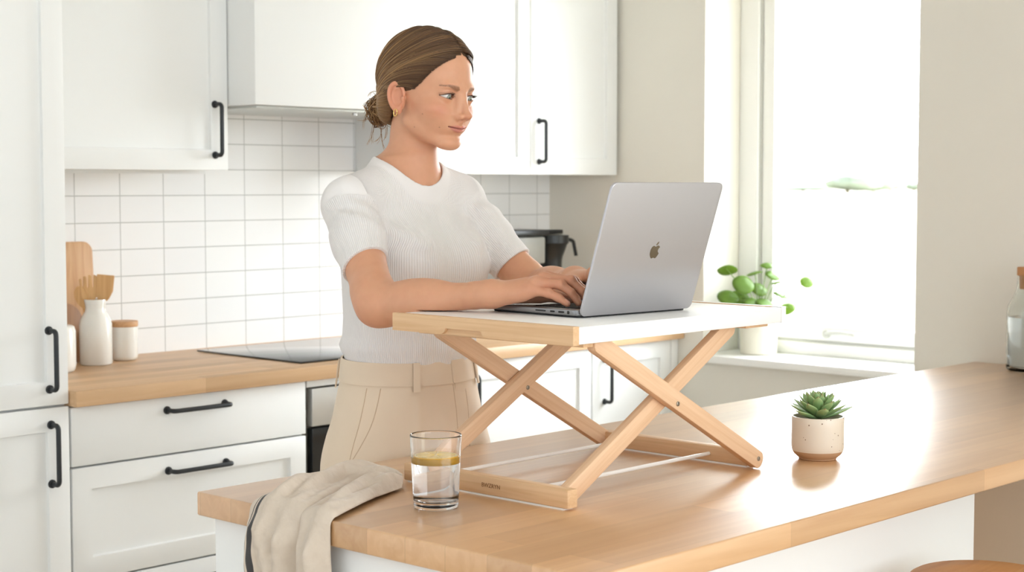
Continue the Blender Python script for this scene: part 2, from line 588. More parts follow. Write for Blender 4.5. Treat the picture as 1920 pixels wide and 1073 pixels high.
YD = 3.525   # door plane of base units
# tall unit
t = thing('tall_cabinet', (1.85, 3.8, 0), 'tall white shaker cabinet at the left end with two black handles', 'cabinet')
ob('body', box(1.55, 2.148, YD + 0.022, YB - 0.001, 0.0, 2.55, 0.001), M['cab'], t)
d = shaker('door', t, 1.555, 2.1465, 0.878, 2.54, YD); handle(d, 2.094, YD, 0.991, 0.145)
d = shaker('door', t, 1.555, 2.1465, 0.12, 0.872, YD); handle(d, 2.096, YD, 0.757, 0.147)

# drawer base
t = thing('drawer_cabinet', (2.53, 3.8, 0), 'white base cabinet with three drawers left of the oven', 'cabinet')
ob('body', box(2.150, 2.905, YD + 0.022, YB - 0.001, 0.10, 0.868), M['cab'], t)
ob('plinth', box(2.150, 2.905, YD + 0.06, YD + 0.08, 0.0, 0.10), M['cab'], t)
d = shaker('drawer', t, 2.1525, 2.902, 0.717, 0.866, YD, slab=True); handle(d, 2.528, YD, 0.832, 0.185, False)
d = shaker('drawer', t, 2.1525, 2.902, 0.426, 0.712, YD, stile=0.078); handle(d, 2.530, YD, 0.672, 0.185, False)
d = shaker('drawer', t, 2.1525, 2.902, 0.12, 0.421, YD, stile=0.078); handle(d, 2.530, YD, 0.382, 0.185, False)

# oven
t = thing('built_in_oven', (3.2, 3.8, 0.1), 'built-in oven with steel control panel and black glass door', 'oven')
ob('housing', box(2.912, 3.505, YD + 0.024, YB - 0.001, 0.10, 0.868), M['dark_gap'], t)
ob('trim_strip', box(2.908, 3.505, YD, YD + 0.024, 0.848, 0.868, 0.001), M['cab'], t)
ob('control_panel', box(2.924, 3.500, YD - 0.002, YD + 0.024, 0.735, 0.843, 0.002), M['steel'], t)
d = ob('door', box(2.924, 3.500, YD - 0.002, YD + 0.024, 0.14, 0.729, 0.003), M['oven_glass'], t)
bm = tube([(2.985, YD - 0.035, 0.675), (3.44, YD - 0.035, 0.675)], 0.011, 14)
tube([(3.02, YD - 0.035, 0.675), (3.02, YD, 0.675)], 0.006, 10, bm=bm)
tube([(3.405, YD - 0.035, 0.675), (3.405, YD, 0.675)], 0.006, 10, bm=bm)
ob('handle', bm, M['oven_glass'], d)
bm = bmesh.new()
for xx in (3.10, 3.32):
    b1 = lathe([(0, 0), (0.02, 0), (0.018, 0.02), (0, 0.02)], (0, 0, 0), 24)
    bmesh.ops.rotate(b1, verts=b1.verts, cent=(0, 0, 0), matrix=Matrix.Rotation(PI / 2, 3, 'X'))
    bmesh.ops.translate(b1, verts=b1.verts, vec=(xx, YD - 0.002, 0.79)); 
    ob('knob', b1, M['steel'], t)
bm.free()

# two base cupboards right of the oven
t = thing('base_cabinet', (3.82, 3.8, 0), 'white base cupboard seen behind the wooden stand legs, left of the corner one', 'cabinet')
ob('body', box(3.510, 4.148, YD + 0.022, YB - 0.001, 0.10, 0.868), M['cab'], t)
d = shaker('door', t, 3.512, 4.146, 0.12, 0.866, YD); handle(d, 3.570, YD, 0.752, 0.145)
t = thing('base_cabinet', (4.36, 3.8, 0), 'white corner base cupboard under the counter end by the window wall', 'cabinet')
ob('body', box(4.152, 4.628, YD + 0.022, YB - 0.001, 0.10, 0.868), M['cab'], t)
d = shaker('door', t, 4.154, 4.585, 0.12, 0.866, YD); handle(d, 4.215, YD, 0.752, 0.145)
ob('filler_strip', box(4.588, 4.628, YD, YD + 0.022, 0.12, 0.866, 0.001), M['cab'], t)

# worktop along the back wall
o = ob('kitchen_worktop', box(2.150, XW - 0.001, 3.497, YB - 0.001, 0.870, 0.910, 0.0025), M['counter_top'])
tag(o, 'oak butcher-block worktop along the tiled back wall', 'worktop')
t = thing('induction_hob', (3.2, 3.82, 0.91), 'black glass induction hob set in the back worktop', 'hob')
ob('glass_plate', box(2.925, 3.505, 3.572, 4.072, 0.9105, 0.916, 0.002), M['hob'], t)

# wall units
t = thing('wall_cabinet', (2.4, 3.98, 1.46), 'white wall cabinet left of the extractor hood', 'cabinet')
ob('body', box(1.90 + 0.252, 2.846, 3.822, YB - 0.001, 1.466, 2.55, 0.001), M['cab'], t)
d = shaker('door', t, 2.152, 2.848, 1.462, 2.545, 3.80); handle(d, 2.802, 3.80, 1.578, 0.145)
ob('light_pelmet', box(2.16, 2.84, 3.90, 3.915, 1.452, 1.466), M['cab'], t)
t = thing('wall_cabinet', (4.1, 3.98, 1.457), 'white two-door wall cabinet between the hood and the window wall', 'cabinet')
ob('body', box(3.640, 4.612, 3.822, YB - 0.001, 1.460, 2.55, 0.001), M['cab'], t)
d = shaker('door', t, 3.642, 4.138, 1.456, 2.545, 3.80)
d = shaker('door', t, 4.142, 4.612, 1.456, 2.545, 3.80); handle(d, 4.184, 3.80, 1.572, 0.142)
t = thing('extractor_hood', (3.25, 3.9, 1.645), 'white box extractor hood above the hob', 'extractor hood')
ob('casing', box(2.852, 3.637, 3.676, YB - 0.001, 1.648, 2.55, 0.002), M['cab'], t)
ob('filter_panel', box(2.875, 3.61, 3.70, 4.12, 1.640, 1.6475, 0.001), M['metal_outline'], t)
for k in range(4):
    xx = 3.28 + 0.06 * k
    ob('control_button', lathe([(0, -0.008), (0.008, -0.008), (0.008, 0.0), (0, 0.0)], (xx, 3.74, 1.640), 16), M['steel'], t)

# ------------------------------------------------------------------ island
t = thing('kitchen_island', (2.9, 1.78, 0), 'white kitchen island with a thick oak butcher-block top', 'kitchen island')
ob('worktop', box(1.580, 4.299, 1.345, 2.205, 0.870, 0.910, 0.0035, 3), M['island_top'], t)
ob('body', box(1.602, 2.94, 1.50, 2.185, 0.0, 0.869, 0.002), M['cab'], t)
ob('end_panel', box(4.20, 4.299, 1.50, 2.185, 0.0, 0.869, 0.002), M['panel_beige'], t)
ob('back_panel', box(2.94, 4.20, 2.15, 2.185, 0.0, 0.869, 0.002), M['panel_beige'], t)

# stool
sx_, sy_ = 2.595, 1.296
t = thing('bar_stool', (sx_, sy_, 0), 'round wooden bar stool seat tucked under the island overhang', 'stool')
H = 0.737
ob('seat', lathe([(0, -0.03), (0.118, -0.03), (0.131, -0.024), (0.1355, -0.014), (0.134, -0.004), (0.127, 0.0), (0.09, -0.002), (0, -0.004)], (sx_, sy_, H), 72), M['stool'], t)
for k in range(4):
    a = PI / 4 + k * PI / 2
    ob('leg', tube([(sx_ + 0.085 * math.cos(a), sy_ + 0.085 * math.sin(a), H - 0.028), (sx_ + 0.16 * math.cos(a), sy_ + 0.16 * math.sin(a), 0)], [0.016, 0.013], 14), M['stool'], t)
bm = tube([(sx_ + 0.137 * math.cos(2 * PI * k / 40), sy_ + 0.137 * math.sin(2 * PI * k / 40), 0.23) for k in range(41)], 0.008, 8)
ob('foot_ring', bm, M['black'], t)

# ------------------------------------------------------------------ folding stand on the island
ZT = 0.910
stand = thing('folding_laptop_stand', (2.15, 1.83, ZT), 'beech folding X-leg laptop stand with a white tray top', 'laptop stand')
TX0, TX1, TY0, TY1, TZ = 1.868, 2.452, 1.625, 2.035, 1.200
TH = 0.027
tray = ob('tray', box(TX0 + 0.0145, TX1 - 0.0145, TY0, TY1, TZ - TH, TZ, 0.0012), M['tray_white'], stand)
# end rails with a scooped finger grip at the bottom edge of the left one


def end_rail(x0, x1, grip):
    y0, y1 = TY0, TY1
    out = [(y0, TZ - TH - 0.001), (y0, TZ + 0.0015), (y1, TZ + 0.0015), (y1, TZ - TH - 0.001)]
    if grip:
        c0 = (y0 + y1) / 2 + 0.035; hw = 0.055
        out += [(c0 + hw, TZ - TH - 0.001)]
        for k in range(6):
            a = k / 5 * PI / 2
            out.append((c0 + hw - 0.014 * math.sin(a) * 1.0, TZ - TH - 0.001 + 0.0105 * (1 - math.cos(a))))
        for k in range(6):
            a = PI / 2 - k / 5 * PI / 2
            out.append((c0 - hw + 0.014 * math.sin(a), TZ - TH - 0.001 + 0.0105 * (1 - math.cos(a))))
        out += [(c0 - hw - 0.001, TZ - TH - 0.001)]
    return prism(out, 'x', x0, x1)


_b = end_rail(TX0, TX0 + 0.006, True); merge(_b, end_rail(TX0 + 0.006, TX0 + 0.014, False))
ob('end_rail', _b, M['beech_edge'], stand, smooth=30)
ob('end_rail', end_rail(TX1 - 0.014, TX1, False), M['tray_white'], stand, smooth=30)
ob('rail_inlay', box(TX1 - 0.0185, TX1 - 0.0145, TY0 + 0.02, TY1 - 0.004, TZ - 0.001, TZ + 0.0012), M['beech_edge'], stand)
# runners under the tray that hold the leg tops
ob('runner', box(TX0 + 0.050, TX0 + 0.074, TY0 + 0.022, TY1 - 0.012, TZ - TH - 0.009, TZ - TH - 0.001, 0.001), M['beech_edge'], stand)
ob('runner', box(TX1 - 0.098, TX1 - 0.03, TY0 + 0.018, TY1 - 0.012, TZ - TH - 0.0065, TZ - TH - 0.001, 0.001), M['beech_edge'], stand)
FX0, FX1 = 1.905, 2.405
zt_ = TZ - TH - 0.005
zb_ = ZT + 0.0165
lw, lt = 0.031, 0.017
yf1, yf2 = 1.652, 1.6705        # front X: outer / inner plane
yb1, yb2 = 1.990, 2.0085
legs = []
legs.append(bar('leg', (1.955, yf1, zt_), (FX1 - 0.005, yf1, zb_), lw, lt, M['beech'], stand, ends=0.8))
legs.append(bar('leg', (FX0 + 0.002, yf2, zb_ + 0.003), (2.335, yf2, zt_), lw, lt, M['beech'], stand, ends=0.8))
legs.append(bar('leg', (FX0 + 0.002, yb1, zb_ + 0.003), (2.335, yb1, zt_), lw, lt, M['beech'], stand, ends=0.8))
legs.append(bar('leg', (1.960, yb2, zt_), (FX1 - 0.005, yb2, zb_), lw, lt, M['beech'], stand, ends=0.8))
ob('foot_bar', box(FX0 - 0.026, FX0 - 0.002, 1.645, 2.020, ZT + 0.003, ZT + 0.033, 0.002), M['beech_edge'], stand)
ob('foot_bar', box(FX1 - 0.010, FX1 + 0.014, 1.668, 2.020, ZT + 0.003, ZT + 0.031, 0.002), M['beech_edge'], stand)
ob('foot_pad', box(FX0 - 0.025, FX0 - 0.003, 1.655, 2.012, ZT, ZT + 0.003), M['rod'], stand)
ob('foot_pad', box(FX1 - 0.009, FX1 + 0.013, 1.670, 2.015, ZT, ZT + 0.003), M['rod'], stand)
ob('cross_rod', tube([(FX0 - 0.004, 1.752, ZT + 0.0165), (FX1 - 0.008, 1.752, ZT + 0.0165)], 0.0035, 10), M['rod'], stand)
ob('cross_rod', tube([(FX0 - 0.004, 1.957, ZT + 0.0165), (FX1 - 0.008, 1.957, ZT + 0.0165)], 0.0035, 10), M['rod'], stand)


def screw(x, y, z, parent):
    b1 = lathe([(0, 0), (0.0042, 0), (0.0040, 0.0012), (0.0028, 0.0016), (0.0024, 0.0008), (0, 0.0008)], (0, 0, 0), 18)
    bmesh.ops.rotate(b1, verts=b1.verts, cent=(0, 0, 0), matrix=Matrix.Rotation(PI / 2, 3, 'X'))
    bmesh.ops.translate(b1, verts=b1.verts, vec=(x, y, z))
    o = ob('screw', b1, M['screw'], parent)
    return o


screw(2.158, yf1 - lt / 2, 1.052, stand)
screw(2.397, yf1 - lt / 2, 0.929, stand)
screw(1.912, yf2 - lt / 2, 0.932, stand)
screw(2.152, yb1 - lt / 2, 1.051, stand)

# engraved word on the near foot bar
cu = bpy.data.curves.new('engraving', 'FONT')
cu.body = 'BWZRYN'
cu.size = 0.0100
cu.extrude = 0.0002
cu.align_x = 'CENTER'; cu.align_y = 'CENTER'
to = bpy.data.objects.new('t', cu); COL.objects.link(to)
bpy.context.view_layer.update()
me = bpy.data.meshes.new_from_object(to.evaluated_get(bpy.context.evaluated_depsgraph_get()))
bpy.data.objects.remove(to)
# text plane: reads along -Y, up +Z, faces -X
Mx = Matrix(((0, 0, -1, FX0 - 0.0262), (-1, 0, 0, 1.812), (0, 1, 0, ZT + 0.0185), (0, 0, 0, 1)))
me.transform(Mx)
mesh_obj('engraved_word', me, M['burn'], stand)

# ------------------------------------------------------------------ laptop
lap = thing('laptop', (2.008, 1.735, TZ), 'open silver laptop standing on the white tray', 'laptop', rz=math.radians(-4))
LW, LD = 0.276, 0.226


def rbox(x0, x1, y0, y1, z0, z1, r, ev):
    """rounded-corner slab"""
    o2 = []
    for cx, cy, a0 in ((x1 - r, y1 - r, 0), (x0 + r, y1 - r, 90), (x0 + r, y0 + r, 180), (x1 - r, y0 + r, 270)):
        for k in range(9):
            a = math.radians(a0 + 90 * k / 8)
            o2.append((cx + r * math.cos(a), cy + r * math.sin(a)))
    b0 = prism(o2, 'z', z0, z1)
    es = [e for e in b0.edges if abs(e.verts[0].co.z - e.verts[1].co.z) < 1e-7]
    bmesh.ops.bevel(b0, geom=es, offset=ev, segments=3, affect='EDGES', profile=0.5)
    return b0


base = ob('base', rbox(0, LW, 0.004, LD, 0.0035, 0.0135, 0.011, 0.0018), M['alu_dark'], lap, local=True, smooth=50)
bm = rbox(0.006, LW - 0.006, 0.002, LD - 0.006, 0.0005, 0.0040, 0.010, 0.001)
ob('underside', bm, M['rubber'], base, local=True, smooth=50)
ob('keyboard_well', box(0.018, LW - 0.018, 0.022, 0.128, 0.0133, 0.0138), M['key'], base, local=True)
kw = (LW - 0.040) / 14
bm = bmesh.new()
for r_ in range(6):
    for c in range(14):
        if r_ == 5 and 3 < c < 9:
            if c != 4: continue
            xa, xb = 0.020 + 4 * kw + 0.001, 0.020 + 9 * kw - 0.001
        else:
            xa, xb = 0.020 + c * kw + 0.001, 0.020 + (c + 1) * kw - 0.001
        y0 = 0.024 + r_ * 0.0172
        box(xa, xb, y0, y0 + 0.0152, 0.0136, 0.0148, 0.0004, 1, bm=bm)
ob('keys', bm, M['key'], base, local=True)
ob('trackpad', box(LW / 2 - 0.058, LW / 2 + 0.058, 0.138, 0.214, 0.0134, 0.0138), M['alu'], base, local=True)
# ports on the left side
bm = bmesh.new()
for y0, y1, hz in ((0.078, 0.103, 0.0012), (0.0565, 0.067, 0.0014), (0.034, 0.0475, 0.0016), (0.0215, 0.0268, 0.0027)):
    prism([((y0 + y1) / 2 + (y1 - y0) / 2 * math.cos(2 * PI * k / 16) if y1 - y0 < 0.008 else (y0 + (y1 - y0) * (0.5 + 0.5 * max(-1, min(1, 1.3 * math.cos(2 * PI * k / 16))))), 0.0085 + hz * max(-1, min(1, 1.3 * math.sin(2 * PI * k / 16)))) for k in range(16)], 'x', -0.0004, 0.0006, bm=bm)
ob('ports', bm, M['port'], base, local=True)
ob('hinge', tube([(0.02, 0.006, 0.0115), (LW - 0.02, 0.006, 0.0115)], 0.0048, 12), M['rubber'], base, local=True)
# lid: local frame at the hinge
LA = math.radians(18.5)
lid_rot = Matrix.Translation((0, 0.001, 0.0045)) @ Matrix.Rotation(LA, 4, 'X')   # tilt the lid back, towards -Y
LL = 0.2325


def lidm(bm):
    # slab drawn in XY (x across, y up the lid), z = thickness; stand it up then tilt
    bmesh.ops.transform(bm, verts=bm.verts, matrix=lid_rot @ Matrix.Rotation(PI / 2, 4, 'X'))
    return bm


lid = ob('lid', lidm(rbox(0, LW, 0.0, LL, 0.0, 0.0052, 0.011, 0.0012)), M['alu'], lap, local=True, smooth=50)
ob('screen', lidm(box(0.004, LW - 0.004, 0.008, LL - 0.004, -0.0006, 0.0002)), M['screen'], lid, local=True)
# logo: fruit silhouette with a bite and a leaf, polished
o2 = [(-0.01, 0.855), (0.09, 0.90), (0.20, 0.955), (0.33, 0.985), (0.46, 0.955), (0.57, 0.88), (0.655, 0.79),
      (0.60, 0.745), (0.52, 0.67), (0.465, 0.57), (0.445, 0.455), (0.47, 0.34), (0.53, 0.25), (0.61, 0.18), (0.69, 0.135),
      (0.64, 0.01), (0.56, -0.13), (0.46, -0.28), (0.36, -0.38), (0.27, -0.415), (0.17, -0.39), (0.08, -0.355), (-0.01, -0.345), (-0.10, -0.36), (-0.18, -0.395),
      (-0.27, -0.415), (-0.36, -0.37), (-0.46, -0.27), (-0.56, -0.12), (-0.64, 0.06), (-0.68, 0.26), (-0.68, 0.46), (-0.64, 0.64), (-0.56, 0.80),
      (-0.46, 0.90), (-0.34, 0.955), (-0.22, 0.955), (-0.11, 0.90)]
sc = 0.0165
cx, cy = LW / 2 + 0.004, LL / 2 - 0.006
bm = prism([(cx + p[0] * sc, cy + (p[1] - 0.3) * sc) for p in o2], 'z', 0.0050, 0.00545)
lf = [(-0.01, 1.0), (0.02, 1.14), (0.09, 1.26), (0.20, 1.36), (0.33, 1.41), (0.33, 1.29), (0.28, 1.16), (0.19, 1.06), (0.09, 1.01)]
prism([(cx + p[0] * sc, cy + (p[1] - 0.3) * sc) for p in lf], 'z', 0.0050, 0.00545, bm=bm)
tag(ob('logo', lidm(bm), M['mirror'], lid, local=True), 'polished fruit-shaped emblem with a bite and a leaf')

# ------------------------------------------------------------------ tumbler with water and lemon
gx, gy = 1.762, 1.820
g = thing('water_glass', (gx, gy, ZT), 'clear tumbler of water at the left end of the island', 'glass')
R0, R1, HG = 0.0355, 0.0412, 0.1165
def rad(z): return R0 + (R1 - R0) * z / HG
pr = [(0, 0.0012), (R0 - 0.008, 0.0010), (R0 - 0.003, 0.0), (R0 - 0.0005, 0.002), (rad(0.006), 0.006)]
pr += [(rad(z), z) for z in (0.0075, 0.009, 0.02, 0.05, 0.09, HG - 0.0045, HG - 0.0025)] + [(R1, HG - 0.001), (R1 - 0.0008, HG), (R1 - 0.0016, HG - 0.001)]
pr += [(rad(z) - 0.0017, z) for z in (HG - 0.0025, HG - 0.0045, 0.09, 0.05, 0.02, 0.0165)] + [(rad(0.0145) - 0.0021, 0.0145), (rad(0.012) - 0.0032, 0.0125), (R0 - 0.009, 0.0108), (0, 0.0105)]
ob('tumbler', lathe(pr, (gx, gy, ZT), 96), M['glass'], g, smooth=60)
wz = 0.082
pw = [(0, 0.0104), (R0 - 0.009, 0.0107), (rad(0.012) - 0.0034, 0.0127), (rad(0.0145) - 0.0020, 0.0146), (rad(0.0165) - 0.0015, 0.0165), (rad(0.02) - 0.0015, 0.02), (rad(0.05) - 0.0015, 0.05), (rad(wz) - 0.0015, wz), (rad(wz) - 0.0030, wz - 0.0005), (rad(wz) - 0.0045, wz - 0.0006), (0, wz - 0.0006)]
ob('water', lathe(pw, (gx, gy, ZT), 96), M['water'], g, smooth=60)
lm = thing('lemon_slice', (gx, gy, ZT + wz), 'round lemon slice floating on the water in the tumbler', 'lemon slice')
M['rind'] = pmat('lemon_rind', lin(255, 186, 12), 0.35, var=0.05, vscale=200)
M['pith'] = pmat('lemon_pith', lin(255, 240, 200), 0.45, var=0.02)
M['pulp'] = pmat('lemon_pulp', lin(255, 218, 130), 0.25, var=0.1, vscale=300)
RL = rad(wz) - 0.0026
ob('rind', lathe([(RL - 0.002, -0.0105), (RL - 0.0005, -0.0095), (RL, -0.005), (RL - 0.0003, 0.0005), (RL - 0.002, 0.0015), (RL - 0.0022, -0.004)][::1] + [(RL - 0.002, -0.0105)], (gx, gy, ZT + wz), 72), M['rind'], lm, smooth=60)
ob('pith', lathe([(0, -0.0104), (RL - 0.0021, -0.0104), (RL - 0.0021, 0.0014), (0, 0.0012)], (gx, gy, ZT + wz), 72), M['pith'], lm, smooth=60)
bm = bmesh.new()
for k in range(9):
    a0, a1 = 2 * PI * (k + 0.06) / 9, 2 * PI * (k + 0.94) / 9
    pts = [(gx + 0.003 * math.cos((a0 + a1) / 2), gy + 0.003 * math.sin((a0 + a1) / 2))]
    for j in range(7):
        a = a0 + (a1 - a0) * j / 6
        pts.append((gx + (RL - 0.0055) * math.cos(a), gy + (RL - 0.0055) * math.sin(a)))
    prism(pts, 'z', ZT + wz + 0.0008, ZT + wz + 0.0019, bm=bm)
ob('pulp', bm, M['pulp'], lm)

# ------------------------------------------------------------------ succulent
px_, py_ = 2.567, 1.628
s0 = thing('potted_succulent', (px_, py_, ZT), 'green rosette succulent in a speckled cream pot with a bare clay base', 'plant')
pm = bpy.data.materials.new('speckled_glaze'); pm.use_nodes = True
n = pm.node_tree; b = n.nodes['Principled BSDF']; b.inputs['Roughness'].default_value = 0.33
t_ = n.nodes.new('ShaderNodeTexCoord'); sp = n.nodes.new('ShaderNodeSeparateXYZ'); n.links.new(t_.outputs['Object'], sp.inputs[0])
vo = n.nodes.new('ShaderNodeTexVoronoi'); vo.inputs['Scale'].default_value = 170; n.links.new(t_.outputs['Object'], vo.inputs['Vector'])
wn = n.nodes.new('ShaderNodeTexWhiteNoise'); n.links.new(vo.outputs['Position'], wn.inputs['Vector'])
m1 = n.nodes.new('ShaderNodeMath'); m1.operation = 'LESS_THAN'; n.links.new(vo.outputs['Distance'], m1.inputs[0])
m3 = n.nodes.new('ShaderNodeMapRange'); m3.inputs['From Min'].default_value = 0.80; m3.inputs['From Max'].default_value = 1.0; m3.inputs['To Min'].default_value = 0.0; m3.inputs['To Max'].default_value = 0.24
n.links.new(wn.outputs['Value'], m3.inputs['Value']); n.links.new(m3.outputs[0], m1.inputs[1])
mxa = n.nodes.new('ShaderNodeMix'); mxa.data_type = 'RGBA'; mxa.inputs[6].default_value = lin(226, 213, 196); mxa.inputs[7].default_value = lin(120, 88, 60)
n.links.new(m1.outputs[0], mxa.inputs[0])
gt = n.nodes.new('ShaderNodeMath'); gt.operation = 'LESS_THAN'; gt.inputs[1].default_value = 0.0165; n.links.new(sp.outputs[2], gt.inputs[0])
mxb = n.nodes.new('ShaderNodeMix'); mxb.data_type = 'RGBA'; mxb.inputs[7].default_value = lin(190, 152, 116)
n.links.new(gt.outputs[0], mxb.inputs[0]); n.links.new(mxa.outputs[2], mxb.inputs[6]); n.links.new(mxb.outputs[2], b.inputs['Base Color'])
mr_ = n.nodes.new('ShaderNodeMapRange'); mr_.inputs['To Min'].default_value = 0.3; mr_.inputs['To Max'].default_value = 0.8
n.links.new(gt.outputs[0], mr_.inputs['Value']); n.links.new(mr_.outputs[0], b.inputs['Roughness'])
M['pot'] = pm
RP, HP = 0.0485, 0.0805
prf = [(0, 0), (0.033, 0), (0.0350, 0.0015), (0.0352, 0.003), (0.0385, 0.0055), (0.0440, 0.0105), (0.0472, 0.0165), (0.0483, 0.022), (RP, 0.032), (RP, 0.065), (RP, HP - 0.0015), (RP - 0.0008, HP), (RP - 0.0024, HP), (RP - 0.0034, HP - 0.0015), (RP - 0.0040, HP - 0.012), (0, HP - 0.012)]
ob('pot', lathe(prf, (px_, py_, ZT), 96), M['pot'], s0, smooth=40)
ob('soil', lathe([(0, HP - 0.0115), (0.025, HP - 0.010), (RP - 0.0042, HP - 0.0118)], (px_, py_, ZT), 48), M['soil'], s0, smooth=60)
lmn = bpy.data.materials.new('succulent_leaf'); lmn.use_nodes = True
n = lmn.node_tree; b = n.nodes['Principled BSDF']; b.inputs['Roughness'].default_value = 0.45
b.inputs['Subsurface Weight'].default_value = 0.15; b.inputs['Subsurface Scale'].default_value = 0.003
at_ = n.nodes.new('ShaderNodeAttribute'); at_.attribute_name = 'tip'
cr = n.nodes.new('ShaderNodeValToRGB'); e = cr.color_ramp.elements
e[0].position = 0.0; e[0].color = lin(140, 170, 112); e[1].position = 1.0; e[1].color = lin(150, 96, 78)
k1 = e.new(0.55); k1.color = lin(156, 184, 128); k2 = e.new(0.9); k2.color = lin(160, 172, 116)
n.links.new(at_.outputs['Fac'], cr.inputs[0]); n.links.new(cr.outputs[0], b.inputs['Base Color'])
M['succ'] = lmn


def succ_leaf(L, w, th):
    """pointed fleshy leaf along +X, cupped up"""
    nu, nv = 16, 10
    V = []; tip = []
    for i in range(nu + 1):
        u = i / nu
        ww = w * (0.55 + 1.0 * u - 0.2 * u * u) * (1 - max(0, (u - 0.55) / 0.45) ** 1.7) if u > 0.0 else w * 0.55
        ww = max(ww, 0.0003)
        tt = th * (1 - 0.75 * u ** 2.5)
        zc = L * 0.16 * u * u
        for j in range(nv):
            a = 2 * PI * j / nv
            yy = ww * math.cos(a)
            up_ = math.sin(a)
            zz = zc + (0.35 if up_ > 0 else 1.0) * tt * up_ + 0.22 * abs(yy) ** 1.5 / max(w, 1e-4) ** 0.5
            V.append((L * u, yy, zz)); tip.append(min(1.0, u ** 6 + (0.30 * abs(math.cos(a)) ** 12 if u > 0.2 else 0)))
    F = []
    for i in range(nu):
        for j in range(nv):
            F.append((i * nv + j, i * nv + (j + 1) % nv, (i + 1) * nv + (j + 1) % nv, (i + 1) * nv + j))
    F.append(tuple(range(nv))[::-1]); F.append(tuple(nu * nv + j for j in range(nv)))
    return V, F, tip


V = []; F = []; TP = []
cz0 = ZT + HP - 0.004
NL = 44
for i in range(NL):
    f_ = i / (NL - 1)
    az = i * 2.39996 + 0.6
    el = math.radians(8 + 72 * f_ ** 1.1)
    L = 0.066 - 0.036 * f_ + random.uniform(-0.005, 0.004)
    w = 0.0112 - 0.0040 * f_
    v, f, tp = succ_leaf(L, w, 0.0042)
    R = Matrix.Rotation(az, 4, 'Z') @ Matrix.Rotation(-el, 4, 'Y')
    off = Vector((px_, py_, cz0 + 0.018 * f_)) + Vector((math.cos(az), math.sin(az), 0)) * 0.003 * (1 - f_)
    n0 = len(V)
    for q in v: V.append(tuple(R @ Vector(q) + off))
    F += [tuple(n0 + k for k in ff) for ff in f]; TP += tp
me = bpy.data.meshes.new('rosette'); me.from_pydata(V, [], F)
a_ = me.attributes.new('tip', 'FLOAT', 'POINT'); a_.data.foreach_set('value', TP)
mesh_obj('rosette', me, M['succ'], s0, smooth=180)

# ------------------------------------------------------------------ water bottle with cork at the wall end of the island
bx, by = 4.194, 1.986
t = thing('water_bottle', (bx, by, ZT), 'clear glass water carafe with a cork stopper by the wall', 'bottle')
RB = 0.062
prof = [(0, 0.0), (RB - 0.01, 0.0), (RB - 0.002, 0.004), (RB, 0.012), (RB, 0.016), (RB, 0.156), (RB, 0.16), (RB - 0.003, 0.178), (RB - 0.018, 0.205), (RB - 0.026, 0.228), (RB - 0.028, 0.258), (RB - 0.028, 0.262), (RB - 0.031, 0.262), (RB - 0.031, 0.258),
        (RB - 0.029, 0.228), (RB - 0.021, 0.204), (RB - 0.006, 0.177), (RB - 0.003, 0.16), (RB - 0.003, 0.156), (RB - 0.003, 0.018), (RB - 0.003, 0.014), (RB - 0.012, 0.006), (0, 0.006)]
ob('carafe', lathe(prof, (bx, by, ZT), 64), M['carafe_glass'], t, smooth=60)
ob('water', lathe([(0, 0.0065), (RB - 0.012, 0.0065), (RB - 0.0031, 0.0145), (RB - 0.0031, 0.148), (0, 0.148)], (bx, by, ZT), 64), M['water'], t, smooth=60)
ob('cork_stopper', lathe([(0, 0.225), (RB - 0.033, 0.225), (RB - 0.0315, 0.260), (RB - 0.0315, 0.2625), (RB - 0.0255, 0.2625), (RB - 0.0255, 0.283), (RB - 0.027, 0.285), (0, 0.285)], (bx, by, ZT), 48), M['cork'], t, smooth=40)

# ------------------------------------------------------------------ counter items at the left
cx, cy = 2.520, 3.990
t = thing('utensil_crock', (cx, cy, 0.91), 'white ceramic bottle-shaped utensil crock on the worktop', 'crock')
k_ = 0.0455
pr = [(0, 0), (k_ - 0.004, 0), (k_, 0.004), (k_, 0.115), (k_ - 0.004, 0.130), (k_ - 0.011, 0.143), (k_ - 0.0165, 0.152), (k_ - 0.0180, 0.162), (k_ - 0.0170, 0.172), (k_ - 0.0145, 0.184), (k_ - 0.0155, 0.186), (k_ - 0.0185, 0.182), (k_ - 0.0210, 0.162), (k_ - 0.016, 0.143), (k_ - 0.006, 0.11), (k_ - 0.006, 0.01), (0, 0.008)]
ob('pot', lathe(pr, (cx, cy, 0.91), 64), M['ceramic'], t, smooth=50)


def utensil(name, label, p0, p1, head, tilt=0.0, cat='utensil'):
    p0 = Vector(p0); p1 = Vector(p1)
    t_ = thing(name, tuple(p0), label, cat)
    ob('shaft', tube([p0, p1], [0.0055, 0.006], 10), M['utensil'], t_)
    Z = (p1 - p0).normalized(); X = Vector((math.cos(tilt), math.sin(tilt), 0)); X = (X - Z * X.dot(Z)).normalized(); Y = Z.cross(X)
    Mx = Matrix.Translation(p1) @ Matrix((X, Y, Z)).transposed().to_4x4()
    bm = prism(head, 'y', -0.0035, 0.0035)
    bmesh.ops.bevel(bm, geom=list(bm.edges), offset=0.0012, segments=2, affect='EDGES')
    bmesh.ops.transform(bm, verts=bm.verts, matrix=Mx)
    ob('head', bm, M['utensil'], t_)
    return t_


